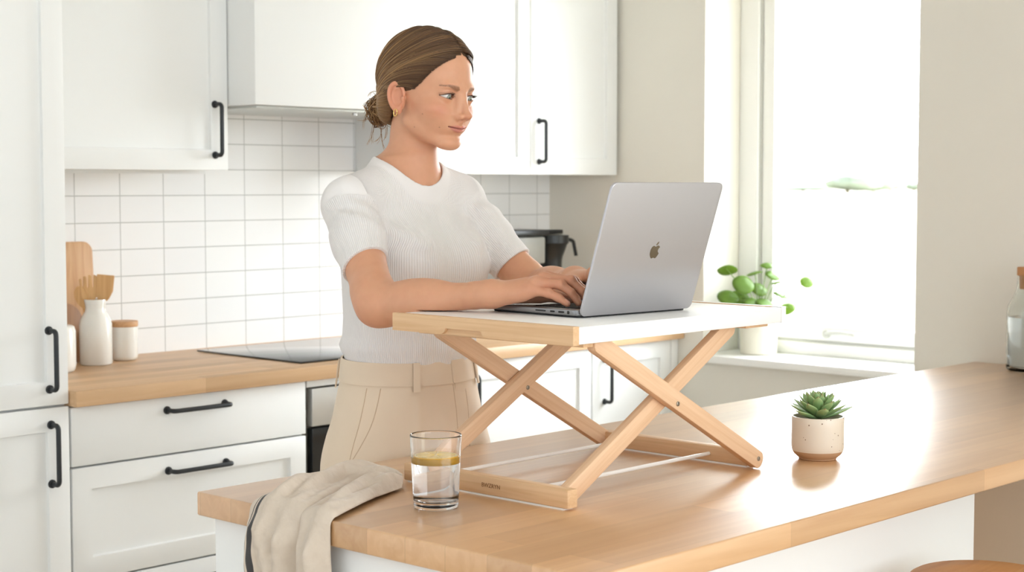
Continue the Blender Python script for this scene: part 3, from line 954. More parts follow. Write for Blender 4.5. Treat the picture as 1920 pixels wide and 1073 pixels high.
vd = math.radians(-46)
utensil('wooden_spatula', 'wooden spatula with a wide slanted blade standing in the white crock', (cx + 0.005, cy, 0.925), (cx + 0.014, cy - 0.010, 1.086),
        [(-0.007, 0), (0.007, 0), (0.020, 0.012), (0.030, 0.035), (0.031, 0.080), (-0.018, 0.080), (-0.016, 0.020)], vd, 'spatula')
utensil('wooden_fork', 'pronged wooden fork standing at the left of the white crock', (cx - 0.006, cy + 0.010, 0.925), (cx - 0.012, cy + 0.010, 1.084),
        [(-0.006, 0), (0.006, 0), (0.021, 0.018), (0.023, 0.078), (0.015, 0.082), (0.013, 0.045), (0.010, 0.045), (0.008, 0.080), (0.000, 0.082), (-0.002, 0.045), (-0.005, 0.045), (-0.007, 0.078), (-0.014, 0.078), (-0.015, 0.045), (-0.018, 0.045), (-0.020, 0.072), (-0.026, 0.070), (-0.022, 0.018)], vd + 0.35, 'fork')
utensil('wooden_spoon', 'wooden spoon leaning out of the left side of the white crock', (cx + 0.010, cy + 0.008, 0.925), (cx - 0.022, cy + 0.02, 1.072),
        [(-0.006, 0), (0.006, 0), (0.017, 0.014), (0.021, 0.034), (0.016, 0.054), (0.004, 0.064), (-0.008, 0.063), (-0.018, 0.052), (-0.021, 0.034), (-0.016, 0.014)], vd, 'spoon')

jx, jy = 2.643, 4.034
t = thing('lidded_jar', (jx, jy, 0.91), 'short white ceramic jar with a wooden lid beside the crock', 'jar')
ob('body', lathe([(0, 0), (0.030, 0), (0.036, 0.004), (0.0385, 0.012), (0.0385, 0.098), (0, 0.098)], (jx, jy, 0.91), 56), M['ceramic'], t, smooth=50)
ob('lid', lathe([(0, 0.0985), (0.0390, 0.0985), (0.0398, 0.1000), (0.0398, 0.1125), (0.0388, 0.1145), (0, 0.1145)], (jx, jy, 0.91), 56), M['lid_wood'], t, smooth=50)

# cutting boards leaning on the tiles, and a second white jar half hidden by the tall unit


def board(name, label, cx, w, h, y_top, y_bot, mat, paddle=False):
    t_ = thing(name, (cx, y_bot, 0.91), label, 'cutting board')
    r = 0.03
    if paddle:
        o2 = []
        for k in range(33):
            a = PI * k / 32
            o2.append((cx + w / 2 * math.cos(a), 0.91 + h - w / 2 + w / 2 * math.sin(a)))
        o2 += [(cx - w / 2, 0.9115), (cx + w / 2, 0.9115)]
    else:
        o2 = [(cx - w / 2, 0.9115), (cx + w / 2, 0.9115)]
        o2 += [(cx + w / 2 - r + r * math.cos(PI / 2 * k / 6), 0.91 + h - r + r * math.sin(PI / 2 * k / 6)) for k in range(7)]
        o2 += [(cx - w / 2 + r - r * math.sin(PI / 2 * k / 6), 0.91 + h - r + r * math.cos(PI / 2 * k / 6)) for k in range(7)]
    bm = prism(o2, 'y', -0.008, 0.008, bev=0.002)
    for v in bm.verts:
        f_ = (v.co.z - 0.91) / h
        v.co.y += y_bot + (y_top - y_bot) * f_
    o = ob('board', bm, mat, t_, smooth=30)
    return t_


board('cutting_board', 'tall pale cutting board with rounded corners leaning on the tiles', 2.502, 0.20, 0.345, YB - 0.010, YB - 0.032, M['board_wood'])
board('cutting_board', 'darker round-topped cutting board standing low behind the crock', 2.487, 0.10, 0.170, 4.098, 4.078, M['board_dark'], True)
qx, qy = 2.338, 3.905
t = thing('white_jar', (qx, qy, 0.91), 'white ceramic jar mostly hidden behind the tall cabinet edge', 'jar')
ob('body', lathe([(0, 0), (0.046, 0), (0.053, 0.006), (0.056, 0.02), (0.056, 0.112), (0.052, 0.124), (0.046, 0.128), (0, 0.128)], (qx, qy, 0.91), 48), M['ceramic'], t, smooth=50)

# ------------------------------------------------------------------ coffee machine in the corner
mx_, my_ = 4.33, 3.93
t = thing('coffee_machine', (mx_, my_, 0.91), 'black and steel filter coffee machine in the corner of the worktop', 'coffee machine')
ob('base', box(4.15, 4.53, 3.86, 4.02, 0.911, 0.945, 0.006), M['steel'], t)
ob('tower', box(4.215, 4.29, 3.885, 3.995, 0.945, 1.135, 0.006), M['ceramic'], t)
M['tank_grey'] = pmat('smoked_tank', lin(150, 148, 140), 0.45, var=0.05)
ob('water_tank', box(4.13, 4.315, 3.885, 3.995, 1.137, 1.235, 0.008), M['tank_grey'], t)
ob('tank_lid', box(4.115, 4.325, 3.875, 4.005, 1.237, 1.260, 0.006), M['black_plastic'], t)
ob('water_arm', box(4.31, 4.45, 3.920, 3.960, 1.240, 1.257, 0.004), M['black_plastic'], t)
ob('filter_basket', lathe([(0, 0.0), (0.040, 0.0), (0.041, 0.03), (0.044, 0.045), (0.060, 0.088), (0.066, 0.094), (0.066, 0.122), (0, 0.124)], (4.398, 3.935, 1.115), 40), M['black_plastic'], t, smooth=40)
ob('basket_handle', tube(smooth_path([(4.453, 3.915, 1.222), (4.483, 3.905, 1.215), (4.490, 3.902, 1.195), (4.498, 3.9, 1.160)], 5), 0.007, 8), M['black_plastic'], t)
ob('jug_lid', lathe([(0, 0), (0.055, 0), (0.055, 0.012), (0.03, 0.020), (0, 0.020)], (4.398, 3.935, 1.092), 32), M['black_plastic'], t)
c_ = ob('coffee_jug', lathe([(0, 0), (0.06, 0), (0.066, 0.02), (0.066, 0.095), (0.052, 0.138), (0.050, 0.138), (0.063, 0.094), (0.063, 0.02), (0.058, 0.003), (0, 0.003)], (4.398, 3.935, 0.950), 40), M['carafe_glass'], t, smooth=50)
ob('jug_handle', tube(smooth_path([(4.44, 3.90, 1.098), (4.49, 3.875, 1.10), (4.515, 3.865, 1.08), (4.512, 3.868, 1.01), (4.465, 3.895, 0.99)], 5), 0.009, 8), M['black_plastic'], c_)

# ------------------------------------------------------------------ potted pilea on the sill
ox, oy, oz = 4.752, 3.262, 0.8225
t = thing('potted_pilea', (ox, oy, oz), 'leafy round-leaved houseplant in a cream pot on the window sill', 'plant')
M['cream_pot'] = pmat('cream_pot', lin(232, 228, 212), 0.6, var=0.03)
PR = 0.068
ob('pot', lathe([(0, 0), (PR - 0.008, 0), (PR - 0.004, 0.004), (PR, 0.135), (PR, 0.142), (PR - 0.005, 0.142), (PR - 0.006, 0.128), (0, 0.128)], (ox, oy, oz), 56), M['cream_pot'], t, smooth=40)
ob('soil', lathe([(0, 0.130), (PR - 0.0065, 0.1285)], (ox, oy, oz), 32), M['soil'], t)
M['leaf'] = pmat('fresh_green_leaf', lin(112, 146, 62), 0.4, var=0.2, vscale=20)
M['leaf'].node_tree.nodes['Principled BSDF'].inputs['Transmission Weight'].default_value = 0.0
nl = M['leaf'].node_tree
tb = nl.nodes.new('ShaderNodeBsdfTranslucent'); tb.inputs[0].default_value = lin(176, 200, 96)
ms = nl.nodes.new('ShaderNodeMixShader'); ms.inputs[0].default_value = 0.4
outn = [q for q in nl.nodes if q.type == 'OUTPUT_MATERIAL'][0]
nl.links.new(nl.nodes['Principled BSDF'].outputs[0], ms.inputs[1]); nl.links.new(tb.outputs[0], ms.inputs[2]); nl.links.new(ms.outputs[0], outn.inputs[0])
M['stem'] = pmat('stem_green', lin(130, 160, 80), 0.5, var=0.1)
stems = bmesh.new(); leaves = bmesh.new()
# leaf spots: offset along image-right (r), height (z), toward window depth (d), radius, tilt
RV = Vector((math.sin(yaw), -math.cos(yaw), 0)); FV = Vector((math.cos(yaw), math.sin(yaw), 0))
rnd = random.Random(5)
spots = [(-0.105, 0.215, 0.0, 0.042, 0.5), (-0.052, 0.268, -0.02, 0.044, 0.2), (-0.02, 0.195, -0.03, 0.04, 0.8), (0.03, 0.190, -0.03, 0.045, 0.9), (-0.075, 0.165, -0.04, 0.04, 0.7),
         (0.055, 0.305, 0.02, 0.032, -0.8), (0.10, 0.170, -0.01, 0.034, 0.6), (-0.115, 0.330, 0.03, 0.040, 2.4), (0.085, 0.225, 0.03, 0.032, 1.2), (0.175, 0.275, 0.02, 0.027, 0.2),
         (0.01, 0.245, 0.05, 0.036, 0.5), (-0.01, 0.315, 0.05, 0.034, 1.5), (0.035, 0.345, 0.05, 0.026, 1.0), (0.075, 0.275, 0.06, 0.03, 1.6), (-0.06, 0.21, 0.06, 0.04, 0.4), (0.04, 0.16, 0.05, 0.04, 0.3), (-0.035, 0.15, -0.05, 0.038, 0.8)]
for (r, z, d, rad_, tl) in spots:
    rad_ *= 0.88; z = 0.13 + (z - 0.13) * 0.86
    c = Vector((ox, oy, oz)) + RV * r + FV * (d * 0.8) + Vector((0, 0, z))
    s_ = Vector((ox, oy, oz + 0.13)) + RV * r * 0.12 + FV * d * 0.2
    tube(smooth_path([s_, s_.lerp(c, 0.5) + Vector((0, 0, 0.02)), c], 5), 0.0016, 6, bm=stems)
    Nn = (-FV * math.cos(tl) + Vector((0, 0, 1)) * (0.35 + abs(math.sin(tl))) + RV * (rnd.random() - .5) * 1.0).normalized()
    U = Nn.cross(Vector((0.2, 0.1, 1))).normalized(); Vv = Nn.cross(U)
    b0 = bmesh.new()
    cc = b0.verts.new(c)
    prev = None; rings = []
    for q in (0.33, 0.66, 1.0):
        ring = []
        for k in range(24):
            a = 2 * PI * k / 24
            rr = rad_ * q * (1 + 0.12 * math.cos(a))
            ring.append(b0.verts.new(c + U * rr * math.cos(a) * 1.05 + Vv * rr * math.sin(a) * 0.92 - Nn * (0.22 * rad_ * q * q) + Nn * 0.04 * rad_ * math.sin(3 * a) * q))
        rings.append(ring)
    for k in range(24):
        b0.faces.new((cc, rings[0][k], rings[0][(k + 1) % 24]))
        for q in range(2):
            b0.faces.new((rings[q][k], rings[q + 1][k], rings[q + 1][(k + 1) % 24], rings[q][(k + 1) % 24]))
    merge(leaves, b0)
ob('stems', stems, M['stem'], t, smooth=180)
lo = ob('leaves', leaves, M['leaf'], t, smooth=180)
sm = lo.modifiers.new('thickness', 'SOLIDIFY'); sm.thickness = 0.0008

# ------------------------------------------------------------------ linen towel over the island end
def cloth_towel():
    st_u = [0.0, 0.12, 0.28, 0.44, 0.60]
    Lp = np.array([(1.842, 2.006), (1.868, 2.078), (1.800, 2.128), (1.706, 2.100), (1.590, 2.052)])
    Rp = np.array([(1.822, 1.966), (1.786, 1.950), (1.728, 1.928), (1.664, 1.896), (1.590, 1.860)])
    nu, nv = 190, 150
    V = []; F = []; UVv = []
    for i in range(nu + 1):
        u = i / nu
        for j in range(nv + 1):
            v = j / nv
            # fold profile across: broad fold, deep valley, narrower fold
            vv = 0.60 + 0.05 * math.sin(3 * u)
            if v < vv: h = max(0.0, math.sin(PI * min(1, v / vv * 0.96 + 0.02))) ** 0.75
            else: h = 0.85 * max(0.0, math.sin(PI * min(1, (v - vv) / (1 - vv) * 0.97 + 0.02))) ** 0.6
            rip = 0.24 * math.sin(17 * v + 7 * u) + 0.17 * math.sin(31 * v - 12 * u + 1.0) + 0.10 * math.sin(23 * u + 9 * v) * math.sin(6 * v) + 0.07 * math.sin(60 * v + 25 * u) * math.sin(20 * u)
            if u <= 0.60:
                L = np.array([np.interp(u, st_u, Lp[:, k]) for k in range(2)]); R = np.array([np.interp(u, st_u, Rp[:, k]) for k in range(2)])
                w = v + 0.02 * math.sin(9 * u + 4 * v) * math.sin(PI * v)
                p = L * (1 - w) + R * w
                p[0] += (0.012 * math.sin(PI * v)) if u < 0.05 else 0.012 * math.sin(PI * v) * math.exp(-(u - .05) * 12)
                amp = 0.027 * min(1.0, 0.55 + u * 3) * (1.0 if u < 0.5 else 1 - (u - 0.5) * 3.0)
                z = 0.9125 + max(0.0, amp * h * (1 + rip))
                V.append((p[0], p[1], z))
            else:
                t = (u - 0.60) / 0.40
                Ly, Ry = 2.052 + 0.016 * t, 1.860 - 0.006 * t
                y = Ly * (1 - v) + Ry * v + 0.006 * math.sin(8 * v + 5 * t) * t
                Ltot = 0.24 - 0.10 * (1 - v) ** 1.5
                s_ = t * Ltot
                r0 = 0.011
                out = (0.004 + 0.026 * min(1, t * 4)) * h * (1 + rip)
                if s_ < r0 * PI / 2:
                    a = s_ / r0
                    x = 1.590 - r0 * math.sin(a) ; z = 0.9125 - r0 * (1 - math.cos(a))
                    nx, nz = -math.sin(a), math.cos(a)
                    x += nx * out; z += nz * (out + 0.0154 * h * (1 - t * 10 if t < .1 else 0))
                else:
                    x = 1.590 - r0 - out; z = 0.9125 - r0 - (s_ - r0 * PI / 2)
                V.append((x, y, z))
            UVv.append((u, v))
    for i in range(nu):
        for j in range(nv):
            a = i * (nv + 1) + j
            F.append((a, a + nv + 1, a + nv + 2, a + 1))
    me = bpy.data.meshes.new('linen_towel'); me.from_pydata(V, [], F)
    a1 = me.attributes.new('across', 'FLOAT', 'POINT'); a1.data.foreach_set('value', [q[1] + 0.05 * math.sin(5 * q[0]) for q in UVv])
    a2 = me.attributes.new('along', 'FLOAT', 'POINT'); a2.data.foreach_set('value', [q[0] for q in UVv])
    m = bpy.data.materials.new('linen'); m.use_nodes = True
    n = m.node_tree; b = n.nodes['Principled BSDF']; b.inputs['Roughness'].default_value = 0.95; b.inputs['Sheen Weight'].default_value = 0.2; b.inputs['Specular IOR Level'].default_value = 0.15
    t_ = n.nodes.new('ShaderNodeTexCoord')
    nz = n.nodes.new('ShaderNodeTexNoise'); nz.inputs['Scale'].default_value = 45; nz.inputs['Detail'].default_value = 6
    n.links.new(t_.outputs['Object'], nz.inputs['Vector'])
    mx = n.nodes.new('ShaderNodeMix'); mx.data_type = 'RGBA'; mx.inputs[6].default_value = lin(196, 180, 163); mx.inputs[7].default_value = lin(216, 203, 188)
    n.links.new(nz.outputs['Fac'], mx.inputs[0])
    at = n.nodes.new('ShaderNodeAttribute'); at.attribute_name = 'across'
    cr = n.nodes.new('ShaderNodeValToRGB'); cr.color_ramp.interpolation = 'CONSTANT'
    e = cr.color_ramp.elements; e[0].position = 0; e[0].color = (0, 0, 0, 1); e[1].position = 0.085; e[1].color = (1, 1, 1, 1)
    for p_, c_ in ((0.095, 0), (0.115, 1), (0.155, 0)):
        k = e.new(p_); k.color = (c_, c_, c_, 1)
    n.links.new(at.outputs['Fac'], cr.inputs[0])
    m2 = n.nodes.new('ShaderNodeMix'); m2.data_type = 'RGBA'; m2.inputs[7].default_value = lin(72, 70, 70)
    n.links.new(cr.outputs[0], m2.inputs[0]); n.links.new(mx.outputs[2], m2.inputs[6]); n.links.new(m2.outputs[2], b.inputs['Base Color'])
    nb = n.nodes.new('ShaderNodeTexNoise'); nb.inputs['Scale'].default_value = 28; nb.inputs['Detail'].default_value = 5; n.links.new(t_.outputs['Object'], nb.inputs['Vector'])
    bp = n.nodes.new('ShaderNodeBump'); bp.inputs['Strength'].default_value = 0.8; bp.inputs['Distance'].default_value = 0.010
    n.links.new(nb.outputs['Fac'], bp.inputs['Height'])
    wv = n.nodes.new('ShaderNodeTexNoise'); wv.inputs['Scale'].default_value = 1500; n.links.new(t_.outputs['Object'], wv.inputs['Vector'])
    bp2 = n.nodes.new('ShaderNodeBump'); bp2.inputs['Strength'].default_value = 0.25; bp2.inputs['Distance'].default_value = 0.0006
    n.links.new(wv.outputs['Fac'], bp2.inputs['Height']); n.links.new(bp.outputs[0], bp2.inputs['Normal']); n.links.new(bp2.outputs[0], b.inputs['Normal'])
    o = mesh_obj('linen_towel', me, m, None, smooth=180)
    tag(o, 'crumpled beige linen towel with dark stripes hanging over the island end', 'towel')
    sm = o.modifiers.new('thickness', 'SOLIDIFY'); sm.thickness = 0.0022; sm.offset = 1.0


cloth_towel()

# ================================================================== PERSON
import openvdb

# ---------------------------------------------------------------- signed-distance helpers (numpy, metres)


def smin(a, b_, k):
    h = np.maximum(k - np.abs(a - b_), 0.0) / k
    return np.minimum(a, b_) - h * h * k * 0.25


def smax(a, b_, k):
    return -smin(-a, -b_, k)


def cone(P, a, b_, ra, rb):
    a = np.asarray(a, float); b_ = np.asarray(b_, float)
    ba = b_ - a
    t_ = np.clip(((P - a) @ ba) / (ba @ ba), 0, 1)
    return np.linalg.norm(P - a - t_[:, None] * ba, axis=1) - (ra + (rb - ra) * t_)


def ell(P, c, r):
    """ellipsoid, fairly exact near its surface"""
    q = P - np.asarray(c, float); r = np.asarray(r, float)
    k0 = np.linalg.norm(q / r, axis=1); k1 = np.linalg.norm(q / (r * r), axis=1)
    return np.where(k1 > 1e-9, k0 * (k0 - 1.0) / np.maximum(k1, 1e-9), -r.min())


def ellr(P, c, r, Rm):
    q = (P - np.asarray(c, float)) @ Rm
    return ell(q, (0, 0, 0), r)


def rotm(ax, ang):
    return np.array(Matrix.Rotation(math.radians(ang), 3, ax))


def chain(P, pts, rs, k):
    d = cone(P, pts[0], pts[1], rs[0], rs[1])
    for i in range(1, len(pts) - 1):
        d = smin(d, cone(P, pts[i], pts[i + 1], rs[i], rs[i + 1]), k)
    return d


def loft(P, prof):
    """stack of ellipses: rows z, cx, cy, rx, ry(front), rb(back)"""
    pr = np.asarray(prof, float)
    z = P[:, 2]
    I = lambda j: np.interp(z, pr[:, 0], pr[:, j])
    x = P[:, 0] - I(1); y = P[:, 1] - I(2)
    rx = I(3); ry = np.where(y < 0, I(4), I(5))
    q = np.sqrt((x / rx) ** 2 + (y / ry) ** 2) + 1e-9
    d = (1 - 1 / q) * np.sqrt(x * x + y * y + 1e-12)
    d = np.where(q < 0.3, -0.7 * np.minimum(rx, ry), d)
    return smax(smax(d, z - pr[-1, 0], 0.01), pr[0, 0] - z, 0.01)


def isosurf(field, lo, hi, h, B=12, lips=2.4, name='iso', newton=2):
    lo = np.asarray(lo, float); hi = np.asarray(hi, float)
    nb = np.ceil((hi - lo) / (h * B)).astype(int)
    bi = np.stack(np.meshgrid(*[np.arange(k) for k in nb], indexing='ij'), -1).reshape(-1, 3)
    cen = lo + (bi + 0.5) * B * h
    fc = np.concatenate([field(c) for c in np.array_split(cen, max(1, len(cen) // 20000))])
    rad_ = B * h * math.sqrt(3) / 2
    act = np.abs(fc) < rad_ * lips
    grid = openvdb.FloatGrid(1.0)
    for b_ in bi[(~act) & (fc < 0)]:
        o = b_ * B
        grid.fill(tuple(int(v) for v in o), tuple(int(v) for v in (o + B - 1)), -1.0, True)
    loc = np.stack(np.meshgrid(*[np.arange(B)] * 3, indexing='ij'), -1).reshape(-1, 3)
    ab = bi[act]
    grp = 60
    for s_ in range(0, len(ab), grp):
        g_ = ab[s_:s_ + grp]
        idx = (g_[:, None, :] * B + loc[None]).reshape(-1, 3)
        f = field(lo + idx * h).astype(np.float32)
        f = f.reshape(len(g_), B, B, B)
        for k, b_ in enumerate(g_):
            grid.copyFromArray(np.ascontiguousarray(f[k]), ijk=tuple(int(v) for v in b_ * B))
    pts, quads = grid.convertToQuads(isovalue=0.0)
    V = lo + np.asarray(pts, float) * h
    # project on the true surface
    e = h * 0.5
    for _ in range(newton):
        out = []
        for c in np.array_split(V, max(1, len(V) // 60000)):
            f0 = field(c)
            g = np.stack([field(c + np.eye(3)[i] * e) - field(c - np.eye(3)[i] * e) for i in range(3)], 1) / (2 * e)
            gn = np.maximum((g * g).sum(1), 0.15)
            st = (f0 / gn)[:, None] * g
            L_ = np.linalg.norm(st, axis=1, keepdims=True)
            st *= np.minimum(1, h * 0.6 / np.maximum(L_, 1e-9))
            out.append(c - st)
        V = np.concatenate(out)
    return V, np.asarray(quads)[:, ::-1]


def np_mesh(name, V, Q):
    me = bpy.data.meshes.new(name)
    me.vertices.add(len(V)); me.vertices.foreach_set('co', np.asarray(V, np.float32).ravel())
    nq, k = Q.shape
    me.loops.add(nq * k); me.loops.foreach_set('vertex_index', np.asarray(Q, np.int32).ravel())
    me.polygons.add(nq); me.polygons.foreach_set('loop_start', np.arange(nq, dtype=np.int32) * k)
    me.polygons.foreach_set('loop_total', np.full(nq, k, np.int32))
    me.update(calc_edges=True); me.validate()
    return me


def set_col(me, name, C3):
    a = me.color_attributes.new(name, 'FLOAT_COLOR', 'POINT')
    a.data.foreach_set('color', np.concatenate([C3, np.ones((len(C3), 1))], 1).astype(np.float32).ravel())


def set_f(me, name, v):
    a = me.attributes.new(name, 'FLOAT', 'POINT'); a.data.foreach_set('value', np.asarray(v, np.float32))


# ---------------------------------------------------------------- pose (metres, world)
BC = np.array([2.198, 2.345])                    # body axis
HS = 1.085                                       # head scale
HC = np.array([2.213, 2.312, 1.600])             # head origin: eye level, between the ears
Rh = rotm('Z', 6.0) @ rotm('X', 7.0) @ rotm('Y', 1.0)
# local head axes: x = her left (+X), y = face direction (-Y world), z up
A0 = np.array([[1, 0, 0], [0, -1, 0], [0, 0, 1]], float)   # local -> world before pose (mirror handled by symmetry)


def to_head(P):
    """world -> local head millimetres"""
    q = (P - HC) @ Rh
    return (q * np.array([1, -1, 1])) * (1000.0 / HS)


def from_head(q):
    q = np.asarray(q, float) * HS / 1000.0
    return (q * np.array([1, -1, 1])) @ Rh.T + HC


EYE = (30.0, 70.0, 0.0); ER = 12.2
shR = np.array([2.046, 2.350, 1.374]); elR = np.array([1.936, 2.150, 1.204]); wrR = np.array([1.995, 1.924, 1.233])
shL = np.array([2.343, 2.350, 1.380]); elL = np.array([2.376, 2.165, 1.208]); wrL = np.array([2.264, 1.966, 1.245])
KT = 1.2205
FR = {
    'pinky': ([(2.006, 1.843, 1.243), (2.020, 1.812, 1.238), (2.026, 1.795, 1.2305), (2.031, 1.780, KT + .0005)], [.0088, .0074, .0068, .0055]),
    'ring': ([(2.017, 1.838, 1.254), (2.038, 1.801, 1.252), (2.046, 1.785, 1.239), (2.053, 1.774, KT + .001)], [.0094, .0080, .0073, .0060]),
    'middle': ([(2.034, 1.836, 1.261), (2.058, 1.796, 1.258), (2.068, 1.779, 1.240), (2.075, 1.770, KT + .001)], [.0098, .0082, .0075, .0061]),
    'index': ([(2.054, 1.845, 1.262), (2.079, 1.808, 1.256), (2.089, 1.793, 1.240), (2.096, 1.784, KT + .001)], [.0098, .0082, .0075, .0060]),
    'thumb': ([(2.026, 1.908, 1.231), (2.062, 1.872, 1.229), (2.082, 1.845, 1.226), (2.092, 1.822, KT + .003)], [.013, .0105, .0092, .0072])}
FL = {
    'pinky': ([(2.256, 1.857, 1.246), (2.253, 1.822, 1.240), (2.251, 1.806, 1.231), (2.249, 1.792, KT + .0005)], [.0088, .0074, .0068, .0055]),
    'ring': ([(2.241, 1.856, 1.256), (2.234, 1.812, 1.252), (2.231, 1.794, 1.240), (2.229, 1.783, KT + .001)], [.0094, .0080, .0073, .0060]),
    'middle': ([(2.224, 1.860, 1.262), (2.213, 1.814, 1.258), (2.210, 1.795, 1.241), (2.208, 1.782, KT + .001)], [.0098, .0082, .0075, .0061]),
    'index': ([(2.205, 1.871, 1.262), (2.194, 1.830, 1.256), (2.191, 1.811, 1.240), (2.189, 1.799, KT + .001)], [.0098, .0082, .0075, .0060]),
    'thumb': ([(2.234, 1.950, 1.240), (2.192, 1.907, 1.238), (2.170, 1.878, 1.230), (2.158, 1.853, KT + .003)], [.0135, .011, .0095, .0074])}


def hand(P, W, Fg):
    W = np.asarray(W)
    pal = None
    cen = np.mean([Fg[k][0][0] for k in ('index', 'middle', 'ring', 'pinky')], axis=0)
    for k, r0, r1 in (('index', .0145, .0118), ('middle', .0150, .0122), ('ring', .0145, .0118), ('pinky', .0140, .0112)):
        m = np.array(Fg[k][0][0]) - np.array([0, 0, 0.004])
        w0 = W + (m - cen) * 0.35
        w0[2] = W[2] + (0.0 if k != 'pinky' else -0.002)
        c = cone(P, w0, m, r0, r1)
        pal = c if pal is None else smin(pal, c, .012)
    # heel of the hand
    hl = W * 0.72 + np.array(Fg['pinky'][0][0]) * 0.28; hl[2] -= 0.009
    pal = smin(pal, cone(P, hl, W * 0.2 + np.array(Fg['pinky'][0][0]) * 0.8 - np.array([0, 0, .006]), .0125, .0105), .014)
    th = Fg['thumb']
    tb = cone(P, W * 0.75 + np.array(th[0][0]) * 0.25 - np.array([0, 0, .002]), th[0][1], .0150, .0118)
    pal = smin(pal, tb, .014)
    d = smin(pal, chain(P, [np.array(p) for p in th[0]], th[1], .004), .010)
    for k in ('index', 'middle', 'ring', 'pinky'):
        p, r = Fg[k]
        f = chain(P, [np.array(q) for q in p], r, .0035)
        # knuckle and finger-joint swellings
        f = smin(f, np.linalg.norm(P - (np.array(p[0]) + [0, 0, .0012]), axis=1) - r[0] * 1.02, .006)
        f = smin(f, np.linalg.norm(P - np.array(p[1]), axis=1) - r[1] * 1.10, .004)
        d = np.minimum(d, smin(pal, f, .007))
    return d


def forearm(P, E, W, s_=1.0):
    E = np.asarray(E); W = np.asarray(W)
    ax = W - E
    d = smin(cone(P, E, E + ax * 0.5 + [0, 0, -.001], .0345 * s_, .0305 * s_), cone(P, E + ax * 0.35 + [0, 0, -.0005], W, .0322 * s_, .0205 * s_), .03)
    d = smin(d, cone(P, E + ax * 0.12, E + ax * 0.4, .0350, .0325), .02)
    # wrist is wider than it is high
    side = np.cross(ax / np.linalg.norm(ax), [0, 0, 1.0])
    d = smin(d, cone(P, W + side * .007, W + ax * -.12 + side * .006, .0175, .019), .012)
    d = smin(d, cone(P, W - side * .007, W + ax * -.12 - side * .006, .0175, .019), .012)
    # ulna bump
    return d


def arm(P, S_, E, W, Fg):
    S_ = np.asarray(S_); E = np.asarray(E)
    out = np.minimum(np.minimum(np.linalg.norm(P - S_, axis=1), np.linalg.norm(P - E, axis=1)), np.linalg.norm(P - (E + np.asarray(W)) / 2, axis=1)) - .10
    hc = np.array(Fg['middle'][0][0])
    out = np.minimum(out, np.minimum(np.linalg.norm(P - hc, axis=1), np.linalg.norm(P - np.asarray(W), axis=1)) - .10)
    out = np.minimum(out, np.linalg.norm(P - (S_ + E) / 2, axis=1) - .10)
    nr = out < .075
    if nr.any():
        o2 = out.copy(); o2[nr] = arm_near(P[nr], S_, E, W, Fg); out = o2
    return out


def arm_near(P, S_, E, W, Fg):
    up = chain(P, [S_, S_ * 0.55 + E * 0.45, S_ * 0.12 + E * 0.88, E], [.046, .041, .037, .0345], .02)
    d = smin(up, forearm(P, E, W), .022)
    hc = np.array(Fg['middle'][0][0]) + np.array([0, -.01, 0])
    hf = np.linalg.norm(P - hc, axis=1) - .085
    nr = hf < .06
    if nr.any(): hf[nr] = hand(P[nr], W, Fg)
    d = smin(d, hf, .016)
    # flesh rests on the tray and the palm rest instead of sinking into them
    bx = np.maximum(np.maximum(1.866 - P[:, 0], P[:, 0] - 2.455), np.maximum(P[:, 1] - 2.037, P[:, 2] - 1.2020))
    b2 = np.maximum(np.maximum(1.999 - P[:, 0], P[:, 0] - 2.300), np.maximum(P[:, 1] - 1.972, P[:, 2] - 1.2140))
    return smax(d, -np.minimum(bx, b2), .003)


TORSO = [  # z, cx, cy, rx, front, back
    (0.86, 0, 0, .160, .112, .125), (0.93, 0, 0, .170, .116, .130), (1.00, 0, 0, .160, .108, .118), (1.08, 0, 0, .138, .100, .098), (1.16, 0, 0, .138, .100, .100),
    (1.24, 0, 0, .146, .104, .104), (1.31, 0, .004, .152, .098, .104), (1.36, 0, .008, .140, .078, .092), (1.40, 0, .012, .105, .062, .076), (1.44, 0, .014, .070, .052, .064), (1.47, 0, .012, .055, .048, .056)]
TORSO = [(z, BC[0] + a, BC[1] + b_, c, d, e) for z, a, b_, c, d, e in TORSO]


def torso(P, off=0.0):
    d = loft(P, TORSO) - off
    nb_ = np.array([2.203, 2.350, 1.400])
    for s_ in (shR, shL):
        d = smin(d, cone(P, nb_, s_ + np.array([0, 0, .002]), .042, .042) - off, .04)
    for sx2, px2 in ((-1, 0), (1, 0)):
        c = (BC[0] + sx2 * .066, BC[1] - .072, 1.262)
        d = smin(d, ellr(P, c, (.058, .056, .062), rotm('X', -12)) - off, .045)
    return d


NECK0 = from_head((0, -20, -58)); NECK1 = np.array([2.207, 2.352, 1.425])


def neck(P):
    d = cone(P, NECK0, NECK1, .0455, .0480)
    # cords of the neck as soft ridges
    for sx2 in (-1, 1):
        a = from_head((sx2 * 50, -20, -42)); b_ = np.array([BC[0] + .006 + sx2 * .014, 2.298, 1.405])
        dd = cone(P, a, b_, 0.0, 0.0)
        d = d - 0.0014 * np.exp(-(dd / .014) ** 2)
    return d


def squash(q):
    q = q.copy()
    z = q[:, 2]
    z2 = np.where(z < -14, -14 + (z + 14) / 0.84, z)
    sh = np.interp(z2, [-112, -95, -63, -45, -34, -16], [10.5, 10.0, 8.5, 5.0, 2.2, 0])
    q[:, 1] += sh * np.clip(q[:, 1] / 60.0, 0, 1)
    q[:, 2] = z2
    return q


